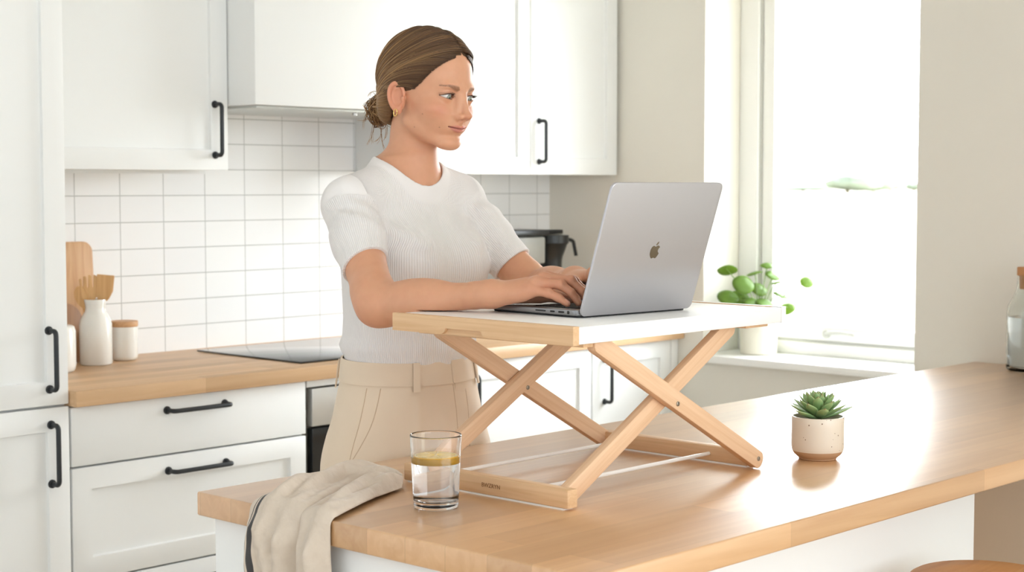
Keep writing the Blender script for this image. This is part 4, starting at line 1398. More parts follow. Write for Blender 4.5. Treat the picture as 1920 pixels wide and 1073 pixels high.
def face(q):
    """head in local millimetres"""
    q = squash(q)
    x = np.abs(q[:, 0]); y = q[:, 1]; z = q[:, 2]
    Q = np.stack([x, y, z], 1)
    cran = ell(q, (0, -2, 32), (75, 89, 82))
    d = cran
    jaw = ell(q, (0, 30, -38), (57, 58, 64))
    d = smin(d, jaw, 22)
    d = smin(d, cone(Q, (43, 10, -58), (17, 72, -94), 12.0, 13.0), 24)
    d = smin(d, ell(q, (0, 79, -97), (19, 15, 15)), 14)              # chin
    d = smin(d, ell(Q, (42, 54, -27), (20, 23, 19)), 18)             # cheek
    d = smin(d, ell(Q, (24, 64, -48), (22, 22, 24)), 18)             # fat beside the mouth
    d = smin(d, ell(Q, (19, 77, 16), (21, 10, 8)), 16)              # brow
    # eye socket
    d = smax(d, -ell(Q, (33, 94, 1), (19, 15.5, 12)), 13)
    # lids: shell round the eyeball with an almond opening
    e = np.array(EYE)
    dl = np.linalg.norm(Q - e, axis=1)
    lid = dl - (ER + 1.9)
    d = smin(d, smax(lid, -(y - e[1] + 4), 4), 5)
    # upper-lid fold
    ux = (x - e[0]) / 15.5
    zu = 4.5 * (1 - np.clip(np.abs(ux + 0.08), 0, 1) ** 2.0) + 0.6 * ux
    zl = -3.9 * (1 - np.clip(np.abs(ux - 0.05), 0, 1) ** 2.2) + 0.9 * ux
    fold = np.sqrt((z - (zu + 3.4)) ** 2 + (dl - (ER + 2.4)) ** 2) - 0.55
    d = np.where((np.abs(ux) < 1.0) & (y > e[1]), smax(d, -fold, 1.2), d)
    op = np.maximum(np.maximum(z - zu, zl - z), np.abs(x - e[0]) - 15.0)
    op = np.maximum(op, e[1] + 1.0 - y)
    op = np.maximum(op, dl - 22)
    d = smax(d, -op, 0.8)
    # nose
    br = cone(q, (0, 83, 8), (0, 101, -28), 5.6, 6.6)
    d = smin(d, br, 11)
    d = smin(d, cone(Q, (7, 84, -2), (11.5, 88, -33), 5.0, 6.5), 9)
    d = smin(d, ell(q, (0, 105.5, -35), (8.2, 9.0, 7.6)), 6)
    d = smin(d, ell(Q, (11.0, 95.5, -38.5), (5.8, 9.5, 7.0)), 5)     # wings
    d = smin(d, cone(q, (0, 100, -44), (0, 93, -48.5), 3.8, 4.3), 4)
    d = smax(d, -ell(Q, (6.6, 99.5, -46.5), (3.0, 5.2, 3.2)), 2.0)     # nostrils
    # mouth
    d = smin(d, ell(q, (0, 79.5, -60), (29, 16, 17)), 12)
    mx = np.clip(x / 26.5, 0, 1)
    zc = -63.0 + 3.2 * mx ** 2 - 0.9 * np.exp(-(x / 4.5) ** 2)             # line between the lips
    zt2 = zc + 6.3 * (1 - mx ** 1.9) * (1 - 0.28 * np.exp(-(x / 3.4) ** 2)) + 0.2
    zb2 = zc - 8.6 * (1 - mx ** 2.2) - 0.2
    yfr = 97.0 - 14.5 * mx ** 2
    up = np.sqrt(((z - (zc + zt2) / 2) / np.maximum((zt2 - zc) / 2, .6)) ** 2 + ((y - yfr + 2.2) / 4.6) ** 2)
    up = (up - 1) * np.minimum(np.maximum((zt2 - zc) / 2, .6), 3.4)
    lo = np.sqrt(((z - (zc + zb2) / 2) / np.maximum((zc - zb2) / 2, .6)) ** 2 + ((y - yfr + 3.4) / 4.9) ** 2)
    lo = (lo - 1) * np.minimum(np.maximum((zc - zb2) / 2, .6), 4.0)
    lips = np.where(x < 26.5, np.minimum(up, lo), 60.0)
    lips = np.maximum(lips, ell(q, (0, 92, -63), (34, 20, 20)))
    d = smin(d, np.maximum(lips, x - 26.5), 2.2)
    sl = np.maximum(np.abs(z - zc) - 0.7, np.abs(x) - 25.5); sl = np.maximum(sl, (yfr - 1.6) - y)
    d = smax(d, -sl, 2.0)
    d = smax(d, -ell(q, (0, 103.0, -78.5), (15, 9.2, 4.6)), 7)       # below the lower lip
    d = smax(d, -cone(q, (0, 101.5, -49.5), (0, 101.0, -56.5), 1.8, 2.4), 3)    # philtrum
    return d


def ear_f(q):
    """both ears, local mm"""
    Q = np.stack([np.abs(q[:, 0]), q[:, 1], q[:, 2]], 1)
    c = np.array([74.0, -2.0, -10.0])
    Re = rotm('Z', 22) @ rotm('X', 8)
    p = (Q - c) @ Re
    w, u, v = p[:, 0], p[:, 1], p[:, 2]
    wu = 16.5 + 2.2 * np.clip(v / 28, -1, 1)
    v = v * 1.08
    rr = np.sqrt((u / wu) ** 2 + (v / 29.0) ** 2) + 1e-6
    rim2 = (rr - 0.86) * 16.5
    helix = np.sqrt(rim2 ** 2 + (w - 5.5) ** 2) - 2.7
    helix = np.where((u > 9) & (v < 2), helix + np.minimum((2 - v) * 0.4, 8), helix)
    plate = np.maximum(np.maximum((rr - 0.90) * 16.5, np.abs(w - 1.6) - 1.8), -60)
    d = smin(plate, helix, 2.5)
    rr2 = np.sqrt(((u - 1.0) / 9.2) ** 2 + ((v + 1.0) / 17.5) ** 2) + 1e-6
    anti = np.sqrt(((rr2 - 1) * 9.2) ** 2 + (w - 3.6) ** 2) - 2.0
    anti = np.where(u > 3, anti + (u - 3) * 0.5, anti)
    d = smin(d, anti, 2.0)
    d = smin(d, ell(p, (2.6, 1.5, -25), (3.6, 7.5, 7.5)), 4)
    d = smax(d, -ell(p, (5.5, 3.0, -4), (5.0, 6.5, 10)), 2.5)
    d = smin(d, ell(p, (3.5, 11.0, -5), (3.4, 3.0, 5.0)), 2.5)
    d = smin(d, ell(p, (-2.5, 2, -6), (6.5, 12, 20)), 3)
    return d


def skin_field(P):
    d = np.full(len(P), 0.5)
    q = to_head(P)
    hd = np.linalg.norm(q - [0, 5, -5], axis=1)
    mh = hd < 165
    far = (hd - 130) * HS / 1000
    hf = np.where(mh, 0.0, far)
    if mh.any():
        f = face(q[mh])
        em = (np.abs(np.abs(q[mh, 0]) - 76) < 26) & (np.abs(q[mh, 1] + 2) < 40) & (np.abs(q[mh, 2] + 13) < 48)
        if em.any():
            g = f.copy(); g[em] = smin(f[em], ear_f(q[mh][em]), 2.5); f = g
        hf[mh] = f * HS / 1000
    d = hf
    d = smin(d, neck(P), .020)
    for s_ in (shR, shL):
        d = smin(d, cone(P, np.array([2.207, 2.372, 1.450]), s_ * 0.75 + np.array([2.207, 2.372, 1.405]) * 0.25, .020, .028), .05)
    m = P[:, 2] < 1.52
    if m.any():
        t_ = np.minimum(torso(P[m], -0.004), 0.5)
        g = d[m]; g = smin(g, t_, .045)
        g = smin(g, arm(P[m], shR, elR, wrR, FR), .012)
        g = smin(g, arm(P[m], shL, elL, wrL, FL), .012)
        d = d.copy(); d[m] = g
    # collarbones and notch at the throat
    m = (P[:, 2] > 1.36) & (P[:, 2] < 1.50)
    if m.any():
        g = d[m]
        for s_ in (-1, 1):
            dd = cone(P[m], (BC[0] + .006 + s_ * .014, 2.2935, 1.402), (BC[0] + s_ * .12, 2.320, 1.428), 0.0, 0.0)
            g = g - .0022 * np.exp(-(dd / .009) ** 2)
        g = smax(g, -(np.linalg.norm(P[m] - [BC[0] + .006, 2.280, 1.412], axis=1) - .0085), .014)
        d[m] = g
    return d


def skin_bottom(P):
    # the trunk goes on into the trousers
    return skin_field(P)


V, Q = isosurf(skin_field, (1.86, 1.745, 0.99), (2.50, 2.52, 1.745), 0.00135, name='skin')
print('skin verts', len(V))
person = thing('person', (BC[0], BC[1], 0.0), 'woman in a white ribbed short-sleeved top and beige trousers typing on the laptop', 'person')
me = np_mesh('body', V, Q)

# ---- colours of the skin, plus crease shade painted at lips and lids
q = squash(to_head(V))
SK = np.array(lin(212, 158, 126)[:3])
C3 = np.tile(SK, (len(V), 1))
x = np.abs(q[:, 0]); y = q[:, 1]; z = q[:, 2]
def blend(mask, col, a):
    global C3
    m = np.clip(mask, 0, 1)[:, None] * a
    C3 = C3 * (1 - m) + np.array(lin(*col)[:3]) * m
ondf = (y > 20) & (z > -125) & (z < 100)
blend(np.exp(-(((x - 46) / 17) ** 2 + ((z + 26) / 15) ** 2)) * ondf, (206, 126, 102), 0.42)
blend(np.exp(-(((x) / 11) ** 2 + ((z + 36) / 9) ** 2)) * ondf * (y > 90), (206, 130, 106), 0.30)
mxn = np.clip(x / 26.5, 0, 1)
zc = -63.0 + 3.2 * mxn ** 2 - 0.9 * np.exp(-(x / 4.5) ** 2)
zt2 = zc + 6.6 * (1 - mxn ** 1.9) * (1 - 0.28 * np.exp(-(x / 3.4) ** 2)) + 0.5
zb2 = zc - 9.0 * (1 - mxn ** 2.2) - 0.4
lipm = np.clip((zt2 - z) / 1.2, 0, 1) * np.clip((z - zb2) / 1.6, 0, 1) * np.clip((27.0 - x) / 1.5, 0, 1) * (y > 72)
blend(lipm, (196, 124, 114), 0.8)
blend(np.exp(-((z - zc) / 1.0) ** 2) * lipm, (128, 66, 60), 0.75)  # shade in the seam between the lips, painted into the colour
# lids, lash line
ux = (x - EYE[0]) / 15.5
zu = 4.5 * (1 - np.clip(np.abs(ux + 0.08), 0, 1) ** 2.0) + 0.6 * ux
zl = -3.9 * (1 - np.clip(np.abs(ux - 0.05), 0, 1) ** 2.2) + 0.9 * ux
near = (np.abs(ux) < 0.97) & (y > 62)
blend(near * np.exp(-((z - zu - 0.5) / 0.9) ** 2), (64, 42, 34), 0.85)
blend(near * np.exp(-((z - zl + 0.2) / 0.8) ** 2), (150, 98, 84), 0.5)
blend(near * np.exp(-((z - zu - 3.6) / 1.1) ** 2), (160, 106, 84), 0.5)  # upper-lid fold: crease shade put into the skin colour
# brows
bu = (x - 13) / 33.0
bz = 13.6 + 8.0 * bu - 9.5 * np.clip(bu - 0.62, 0, 1) ** 1.3 * 1.5
bw = 5.0 * np.clip(1.15 - bu, 0.25, 1) * np.clip(bu * 9 + 0.4, 0, 1)
bm_ = np.clip(1.3 - ((z - bz) / np.maximum(bw, .5)) ** 2, 0, 1) * (bu > -0.04) * (bu < 1.0) * (y > 40)
rn = 0.75 + 0.25 * np.sin(q[:, 0] * 5.1 + z * 2.0) * np.sin(q[:, 0] * 3.3 - z * 1.2)
blend(bm_ * rn, (104, 70, 50), 0.88)
# nostril shade is real depth; ear rims slightly redder
blend((x > 70) * (np.abs(y - 3) < 22) * (np.abs(z + 13) < 34), (210, 132, 104), 0.45)
# hands and elbows redder
for w_ in (wrR, wrL):
    dd = np.linalg.norm(V - (w_ + np.array([.05, -.14, -.01])), axis=1)
    blend(np.clip(1.3 - dd / .10, 0, 1), (204, 136, 108), 0.5)
blend(np.exp(-(np.linalg.norm(V - (elR + [-.01, .02, -.03]), axis=1) / .035) ** 2), (192, 120, 94), 0.5)
# finger nails: paler pink tips
for Fg in (FR, FL):
    for k in ('pinky', 'ring', 'middle', 'index', 'thumb'):
        p_ = [np.array(v) for v in Fg[k][0]]; r_ = Fg[k][1]
        ax_ = (p_[3] - p_[2]); ax_ /= np.linalg.norm(ax_)
        upv = np.array([0, 0, 1.0]) - ax_ * ax_[2]; upv /= np.linalg.norm(upv)
        c_ = p_[3] + upv * r_[3] * 0.8 + ax_ * 0.000
        rel = V - c_
        a1 = rel @ ax_; a2 = rel @ upv; sd = np.linalg.norm(rel - a1[:, None] * ax_ - a2[:, None] * upv, axis=1)
        nm = np.clip(1.4 - ((a1 + 0.001) / .0062) ** 4 - (sd / .0044) ** 4, 0, 1) * (np.abs(a2) < .006)
        blend(nm, (228, 176, 156), 0.75)
# a few moles
for c_ in ((1.953, 2.185, 1.300), ):
    pass
moles = [from_head((-57, 48, -34)), from_head((-60, 30, -62)), from_head((-40, 74, -58))]
me.color_attributes  # noqa
mole_px = []
for c_ in moles:
    dd = np.linalg.norm(V - c_, axis=1); i_ = dd.argmin()
    blend(np.clip(1.5 - np.linalg.norm(V - V[i_], axis=1) / .0012, 0, 1), (120, 74, 54), 0.7)
set_col(me, 'tint', C3)
smt = bpy.data.materials.new('skin'); smt.use_nodes = True
n = smt.node_tree; b = n.nodes['Principled BSDF']
at_ = n.nodes.new('ShaderNodeAttribute'); at_.attribute_name = 'tint'
nz = n.nodes.new('ShaderNodeTexNoise'); nz.inputs['Scale'].default_value = 60; nz.inputs['Detail'].default_value = 5
t_ = n.nodes.new('ShaderNodeTexCoord'); n.links.new(t_.outputs['Object'], nz.inputs['Vector'])
mxv = n.nodes.new('ShaderNodeMix'); mxv.data_type = 'RGBA'; mxv.blend_type = 'MULTIPLY'; mxv.inputs[0].default_value = 1
mrv = n.nodes.new('ShaderNodeValToRGB'); mrv.color_ramp.elements[0].color = (0.93, 0.90, 0.88, 1); mrv.color_ramp.elements[1].color = (1.05, 1.05, 1.05, 1)
n.links.new(nz.outputs['Fac'], mrv.inputs[0]); n.links.new(at_.outputs['Color'], mxv.inputs[6]); n.links.new(mrv.outputs[0], mxv.inputs[7])
n.links.new(mxv.outputs[2], b.inputs['Base Color'])
b.inputs['Roughness'].default_value = 0.48
b.inputs['Subsurface Weight'].default_value = 0.22
b.inputs['Subsurface Radius'].default_value = (1.0, 0.35, 0.2)
b.inputs['Subsurface Scale'].default_value = 0.008
b.inputs['Specular IOR Level'].default_value = 0.4
nb2 = n.nodes.new('ShaderNodeTexNoise'); nb2.inputs['Scale'].default_value = 900; n.links.new(t_.outputs['Object'], nb2.inputs['Vector'])
bp = n.nodes.new('ShaderNodeBump'); bp.inputs['Strength'].default_value = 0.10; bp.inputs['Distance'].default_value = 0.0006
n.links.new(nb2.outputs['Fac'], bp.inputs['Height']); n.links.new(bp.outputs[0], b.inputs['Normal'])
M['skin'] = smt
body = mesh_obj('body', me, M['skin'], person, smooth=180)

# ---------------------------------------------------------------- eyes
em = bpy.data.materials.new('eye'); em.use_nodes = True
n = em.node_tree; b = n.nodes['Principled BSDF']; b.inputs['Roughness'].default_value = 0.06; b.inputs['Coat Weight'].default_value = 0.6
at_ = n.nodes.new('ShaderNodeAttribute'); at_.attribute_name = 'tint'; n.links.new(at_.outputs['Color'], b.inputs['Base Color'])
gaze = Vector((0.02, 0.965, -0.22)).normalized()     # local: ahead and down to the screen
for s_ in (-1, 1):
    b0 = bmesh.new(); bmesh.ops.create_uvsphere(b0, u_segments=96, v_segments=80, radius=1.0)
    vv = np.array([v.co for v in b0.verts])
    fcs = [[v.index for v in f.verts] for f in b0.faces]; b0.free()
    gz = np.array([gaze.x, gaze.y, gaze.z])
    # put the pole of the sphere on the gaze axis
    Rg = np.array(Vector((0, 0, 1)).rotation_difference(gaze).to_matrix())
    vv = vv @ Rg.T
    ca = vv @ gz; ang = np.degrees(np.arccos(np.clip(ca, -1, 1)))
    rad2 = ER * (1 + 0.05 * np.clip(1 - (ang / 29) ** 2, 0, 1))
    Lc = np.array([s_ * EYE[0], EYE[1], EYE[2]]) + vv * rad2[:, None]
    Wc = from_head(Lc)
    c3 = np.tile(np.array(lin(214, 205, 198)[:3]), (len(vv), 1))
    ir = ang < 31.5
    th_ = np.arctan2(vv[:, 0], vv[:, 2])
    k_ = 0.85 + 0.25 * np.sin(th_ * 37) * np.sin(th_ * 13)
    c3[ir] = np.array(lin(138, 140, 124)[:3]) * k_[ir, None]
    rg = (ang > 28.0) & ir; c3[rg] = np.array(lin(70, 76, 70)[:3])
    c3[ang < 11] = np.array(lin(12, 12, 12)[:3])
    me = bpy.data.meshes.new('eye'); me.from_pydata([tuple(p) for p in Wc], [], fcs)
    set_col(me, 'tint', c3)
    mesh_obj('eye', me, em, person, smooth=180)

# lashes
M['lash'] = pmat('lash_dark', lin(40, 28, 24), 0.6, var=0.1)
M['brow'] = pmat('brow_hair', lin(104, 72, 52), 0.7, var=0.1)
r_ = random.Random(3)
for s_ in (-1, 1):
    lb = bmesh.new()
    for k in range(46):
        u_ = -0.85 + 1.8 * k / 45
        zz = 4.5 * (1 - min(1, abs(u_ + 0.08)) ** 2.0) + 0.6 * u_
        xx = EYE[0] + u_ * 15.5
        dy = max(0.0, (ER + 1.6) ** 2 - (u_ * 15.5) ** 2 - zz ** 2) ** 0.5
        p0 = np.array([xx, EYE[1] + dy, zz])
        Ln = 5.5 + 2.5 * max(0, u_) + r_.random()
        dirv = np.array([0.25 + 0.75 * u_, 0.85, 0.25]); dirv /= np.linalg.norm(dirv)
        p1 = p0 + dirv * Ln * 0.5 + [0, 0, -0.4]; p2 = p0 + dirv * Ln + [0, 0, 1.8]
        pts = [from_head(p * np.array([s_, 1, 1])) for p in (p0, p1, p2)]
        tube([tuple(p) for p in pts], [0.00030, 0.00022, 0.00006], 4, bm=lb, cap=False)
    for k in range(22):
        u_ = -0.6 + 1.5 * k / 21
        zz = -3.9 * (1 - min(1, abs(u_ - 0.05)) ** 2.2) + 0.9 * u_
        xx = EYE[0] + u_ * 15.5
        dy = max(0.0, (ER + 1.4) ** 2 - (u_ * 15.5) ** 2 - zz ** 2) ** 0.5
        p0 = np.array([xx, EYE[1] + dy, zz - 0.3]); p2 = p0 + [0.5 * u_, 1.6, -1.5]
        pts = [from_head(p * np.array([s_, 1, 1])) for p in (p0, p2)]
        tube([tuple(p) for p in pts], [0.00018, 0.00006], 4, bm=lb, cap=False)
    ob('eyelashes', lb, M['lash'], person, smooth=180)

# ---------------------------------------------------------------- hair
CAPC = np.array([0, -2.0, 32.0]); CAPR = np.array([75.0, 89.0, 82.0])


def hline(z, ax):
    """forward limit (local y) of the hair at height z"""
    return np.interp(z, [-75, -50, -30, -18, -6, 4, 18, 32, 46, 58, 66, 74, 80, 88], [-62, -46, -26, -14, -6, 27, 41, 51, 61, 69, 74, 77, 82, 110])


def hair_field(P):
    q = to_head(P)
    Q = np.stack([np.abs(q[:, 0]), q[:, 1], q[:, 2]], 1)
    lim = hline(q[:, 2], Q[:, 0]) - np.abs(q[:, 0]) * 0.02
    m = q[:, 1] - lim
    off = np.clip(-m * 0.14 - 0.5, -3, 4.0) + np.clip(-m * 0.02, 0, 1.2)
    base_ = smin(ell(q, CAPC, CAPR), ell(q, (0, -50, -30), (50, 33, 44)), 24)
    # broad locks
    a = np.arctan2(q[:, 2] - 20, -q[:, 1] + 20)
    lock = 0.9 * np.sin(a * 9 + Q[:, 0] * .06) + 0.5 * np.sin(a * 21 + Q[:, 0] * .11)
    d = base_ - off - lock * np.clip(-m / 30, 0, 1)
    # parting groove
    gx = q[:, 0] - 3
    d = d + 1.6 * np.exp(-(gx / 2.2) ** 2) * (q[:, 1] > -10) * (q[:, 2] > 55)
    d = smax(d, m, 2.0)
    d = smax(d, -66 - q[:, 2], 8)
    d = smax(d, -ell(Q, (80, -2, -10), (16, 15, 25)), 3)
    return d * HS / 1000


V, Q = isosurf(hair_field, (2.05, 2.17, 1.47), (2.38, 2.50, 1.77), 0.0020, newton=1)
me = np_mesh('hair', V, Q)
hm = bpy.data.materials.new('hair'); hm.use_nodes = True
n = hm.node_tree; b = n.nodes['Principled BSDF']; b.inputs['Roughness'].default_value = 0.5; b.inputs['Specular IOR Level'].default_value = 0.35
at_ = n.nodes.new('ShaderNodeAttribute'); at_.attribute_name = 'tint'; n.links.new(at_.outputs['Color'], b.inputs['Base Color'])
qh = to_head(V)
set_col(me, 'tint', np.tile(np.array(lin(84, 61, 41)[:3]), (len(V), 1)))
hair = mesh_obj('hair', me, hm, person, smooth=180)

# strands over the cap, gathered in a low bun
BUN = np.array([0.0, -97.0, -34.0])
hr = np.random.default_rng(5)
SV = []; SF = []; SC = []
dark = np.array(lin(70, 47, 29)[:3]); mid = np.array(lin(120, 86, 54)[:3]); lite = np.array(lin(186, 146, 98)[:3])


def add_strand(pts, rad_, c0, c1, seg=5, flat=1.0):
    """pts (n,3) local mm"""
    Wp = from_head(pts)
    n_ = len(Wp)
    T = np.gradient(Wp, axis=0); T /= np.maximum(np.linalg.norm(T, axis=1, keepdims=True), 1e-9)
    ref = Wp - HC; N = ref - (ref * T).sum(1, keepdims=True) * T; N /= np.maximum(np.linalg.norm(N, axis=1, keepdims=True), 1e-9)
    Bn = np.cross(T, N)
    tt = np.linspace(0, 1, n_)
    rr = rad_ * HS / 1000 * np.clip(np.minimum(tt * 8 + 0.35, (1 - tt) * 8 + 0.2), 0, 1)
    base_i = sum(len(a) for a in SV)
    for k in range(seg):
        pass
    ang = 2 * np.pi * np.arange(seg) / seg
    ring = Wp[:, None, :] + (N[:, None, :] * np.cos(ang)[None, :, None] * flat + Bn[:, None, :] * np.sin(ang)[None, :, None]) * rr[:, None, None]
    SV.append(ring.reshape(-1, 3))
    i = np.arange(n_ - 1)[:, None] * seg; k = np.arange(seg)[None]; k2 = (k + 1) % seg
    SF.append(np.stack([i + k, i + k2, i + seg + k2, i + seg + k], -1).reshape(-1, 4) + base_i)
    col = c0[None] * (1 - tt[:, None]) + c1[None] * tt[:, None]
    SC.append(np.repeat(col, seg, axis=0))


def lift_out(pts, h):
    """push strand points (local mm) to at least h above the hair cap"""
    pts = np.array(pts, float)
    k_ = 1000.0 / HS
    for _ in range(3):
        Wp = from_head(pts)
        f = hair_field(Wp) * k_
        e = 0.001
        g = np.stack([hair_field(Wp + np.eye(3)[i] * e) - hair_field(Wp - np.eye(3)[i] * e) for i in range(3)], 1)
        g /= np.maximum(np.linalg.norm(g, axis=1, keepdims=True), 1e-9)
        Wp = Wp + g * (np.clip(h - f, 0, 6) / k_)[:, None]
        pts = to_head(Wp)
    return pts


def surf_r(D, lift):
    """radius of the hair cap along unit directions from CAPC"""
    r0 = 1.0 / np.sqrt((D[:, 0] / (CAPR[0] + lift)) ** 2 + (D[:, 1] / (CAPR[1] + lift)) ** 2 + (D[:, 2] / (CAPR[2] + lift)) ** 2)
    return r0


def slerp_path(dirs, n_):
    """quadratic/cubic bezier through unit directions"""
    dirs = [np.array(d) / np.linalg.norm(d) for d in dirs]
    t_ = np.linspace(0, 1, n_)[:, None]
    if len(dirs) == 3:
        p = (1 - t_) ** 2 * dirs[0] + 2 * t_ * (1 - t_) * dirs[1] + t_ ** 2 * dirs[2]
    else:
        p = (1 - t_) ** 3 * dirs[0] + 3 * t_ * (1 - t_) ** 2 * dirs[1] + 3 * t_ ** 2 * (1 - t_) * dirs[2] + t_ ** 3 * dirs[3]
    return p / np.linalg.norm(p, axis=1, keepdims=True)


bd = (BUN - CAPC) / np.linalg.norm(BUN - CAPC)
NS = 2600
for i in range(NS):
    s_ = -1 if i % 2 else 1
    a = hr.random() ** 0.9                          # 0 = at the front hairline, 1 = far back along the parting
    phi = math.radians(33 + 98 * a + hr.normal(0, 1.2))     # angle from the face direction up and over
    st = np.array([0.035 + s_ * abs(hr.normal(0, 0.015)), math.cos(phi), math.sin(phi)])
    low = (1 - a)
    c1 = np.array([s_ * (1.15 * low ** 0.7 + 0.25), 0.62 * low + 0.05 - 0.5 * a, 0.30 + 0.62 * a + 0.1 * low])
    c2 = np.array([s_ * (0.95 * low ** 0.6 + 0.22), -0.30 - 0.45 * a, -0.02 + 0.50 * a])
    D = slerp_path([st, c1 + hr.normal(0, .02, 3), c2 + hr.normal(0, .02, 3), bd + hr.normal(0, .035, 3)], 30)
    lift = 5.2 + 2.2 * hr.random() + 1.0 * math.sin(a * 37) + 0.8 * math.sin(a * 83)
    t_ = np.linspace(0, 1, 30)
    pts = CAPC + D * (surf_r(D, lift) - 2.0 * np.exp(-t_ * 16))[:, None]
    # nape: cap continues down to the bun
    lm_ = hline(pts[:, 2], 0)
    over = np.clip(pts[:, 1] - (lm_ - 1.0), 0, None)
    ok = over < 3.0
    if not ok[6:24].all():
        k0 = np.where(~ok)[0].max() + 1
        if k0 > 14: continue
        pts = pts[k0:]
        t_ = t_[k0:]
        if len(pts) < 10: continue
        pts = pts - (pts - CAPC) / np.linalg.norm(pts - CAPC, axis=1, keepdims=True) * (4.5 * np.exp(-np.arange(len(pts)) / 2.0))[:, None]
    tone = hr.random()
    c0 = dark * (0.8 + 0.5 * tone) ; c1_ = (mid if hr.random() < 0.62 else lite) * (0.75 + 0.4 * tone)
    if hr.random() < 0.16: c0 = mid
    add_strand(pts, 0.7 + 0.9 * hr.random(), c0, c1_, flat=0.6)

# hair along the temple hairline swept back over the ear
for i in range(1400):
    s_ = -1 if i % 2 else 1
    z0 = 6 + 76 * hr.random() ** 0.85
    y0 = float(hline(z0, 0)) + 1.0 - 3 * hr.random()
    xq = max(0.05, 1 - ((y0 - CAPC[1]) / CAPR[1]) ** 2 - ((z0 - CAPC[2]) / CAPR[2]) ** 2) ** 0.5 * CAPR[0]
    p0 = np.array([s_ * xq, y0, z0])
    st = (p0 - CAPC)
    mid_ = np.array([s_ * (78 - max(z0 - 60, 0) * .3), -4, 21 + max(z0 - 10, 0) * 0.55]) - CAPC
    mid2 = np.array([s_ * 66, -62, -8 + (z0 - 20) * 0.3]) - CAPC
    D = slerp_path([st, mid_, mid2, BUN - CAPC + hr.normal(0, 4, 3)], 28)
    t_ = np.linspace(0, 1, 28)
    lift = 0.6 + 5.2 * np.clip(t_ * 4, 0, 1) + hr.random() * 2.0
    r0 = np.array([surf_r(D[k:k + 1], lift[k])[0] for k in range(28)])
    c0 = dark * (0.9 + 0.4 * hr.random())
    pts = CAPC + D * r0[:, None]
    pts[1:] = lift_out(pts[1:], 0.3 + 1.5 * hr.random())
    add_strand(pts, 0.6 + 0.6 * hr.random(), c0, (mid if hr.random() < .5 else lite) * (0.8 + .3 * hr.random()), flat=0.6)
# nape hair rising into the bun
for i in range(620):
    s_ = -1 if i % 2 else 1
    u_ = hr.random()
    p0 = np.array([s_ * (71 - 40 * u_), -20 - 28 * u_, 4 - 66 * u_ + hr.normal(0, 3)])
    p1 = p0 * 0.5 + BUN * 0.5 + np.array([s_ * 24, -14, -2])
    t_ = np.linspace(0, 1, 16)[:, None]
    pts = (1 - t_) ** 2 * p0 + 2 * t_ * (1 - t_) * p1 + t_ ** 2 * (BUN + hr.normal(0, 8, 3))
    pts = lift_out(pts, 0.2 + 1.6 * hr.random())
    add_strand(pts, 0.7 + 0.6 * hr.random(), mid * (0.7 + .3 * hr.random()), lite * (0.7 + .4 * hr.random()), flat=0.7)
# the bun: loops wound round an inclined axis
core = np.array([0.0, -108.0, -40.0])
for i in range(330):
    ax = np.array([0.25, 0.9, 0.25]) + hr.normal(0, 0.33, 3); ax /= np.linalg.norm(ax)
    u1 = np.cross(ax, [0, 0, 1.0]); u1 /= np.linalg.norm(u1); u2 = np.cross(ax, u1)
    R_ = np.array([25, 22, 30]) * (0.45 + 0.5 * hr.random() ** 0.5)
    a0 = hr.random() * 6.28; sp_ = 3.4 + 2.6 * hr.random()
    t_ = np.linspace(0, 1, 26)
    an = a0 + sp_ * t_
    rr = (0.8 + 0.25 * np.sin(t_ * 3 + i))[:, None]
    pts = core + hr.normal(0, 2.6, 3) + (u1[None] * np.cos(an)[:, None] + u2[None] * np.sin(an)[:, None]) * rr * R_[None] + ax[None] * ((t_ - .5) * 16 * hr.normal(0, 1))[:, None]
    c_ = lite if hr.random() < 0.55 else mid
    add_strand(pts, 0.6 + 0.8 * hr.random(), mid * (0.6 + .4 * hr.random()), c_ * (0.75 + .4 * hr.random()), flat=0.8)
# loose wisps
ws = [((-2, -122, -48), (0, -140, -66), (2, -152, -64)), ((0, -118, -55), (4, -126, -86), (0, -116, -104)), ((-6, -112, -62), (-16, -100, -88), (-8, -122, -110)),
      ((-20, -90, -58), (-10, -76, -88), (-30, -86, -98)), ((-4, -124, -30), (-2, -142, -26), (4, -146, -36)), ((-30, -60, -56), (-40, -46, -84), (-30, -62, -92)),
      ((-10, -120, -40), (-10, -138, -52), (-4, -138, -80)), ((-8, -110, -10), (-10, -124, -2), (-4, -134, -18)), ((0, -96, 30), (-4, -106, 14), (0, -104, 0)),
      ((-40, -60, 70), (-34, -84, 52), (-20, -100, 16)), ((-20, -70, 84), (-16, -98, 58), (-8, -108, 24)), ((-2, -100, -66), (6, -106, -92), (10, -96, -112))]
for w0 in ws:
    for k in range(3):
        t_ = np.linspace(0, 1, 18)[:, None]
        a_, b_, c_ = [np.array(v, float) + hr.normal(0, 2.2, 3) for v in w0]
        pts = (1 - t_) ** 2 * a_ + 2 * t_ * (1 - t_) * b_ + t_ ** 2 * c_
        add_strand(pts, 0.28 + 0.15 * hr.random(), mid, lite, seg=4)
me = np_mesh('hair_strands', np.concatenate(SV), np.concatenate(SF))
set_col(me, 'tint', np.concatenate(SC))
mesh_obj('hair_strands', me, hm, hair, smooth=180)

# gold hoop in the near ear lobe
M['gold'] = pmat('gold', lin(232, 190, 120), 0.22, metal=1.0, var=0.03)
c_ = np.array([-80.5, 3.0, -38.5])
pts = [tuple(from_head(c_ + np.array([0.8 * math.cos(a), 3.2 * math.cos(a), 6.2 * math.sin(a)]))) for a in np.linspace(0, 2 * PI, 25)]
er = ob('earring', tube(pts, 0.0012, 8), M['gold'], person, smooth=180)
tag(er, 'small gold hoop earring')

# ---------------------------------------------------------------- ribbed top
NKC = np.array([2.205, 2.326, 1.437]); 


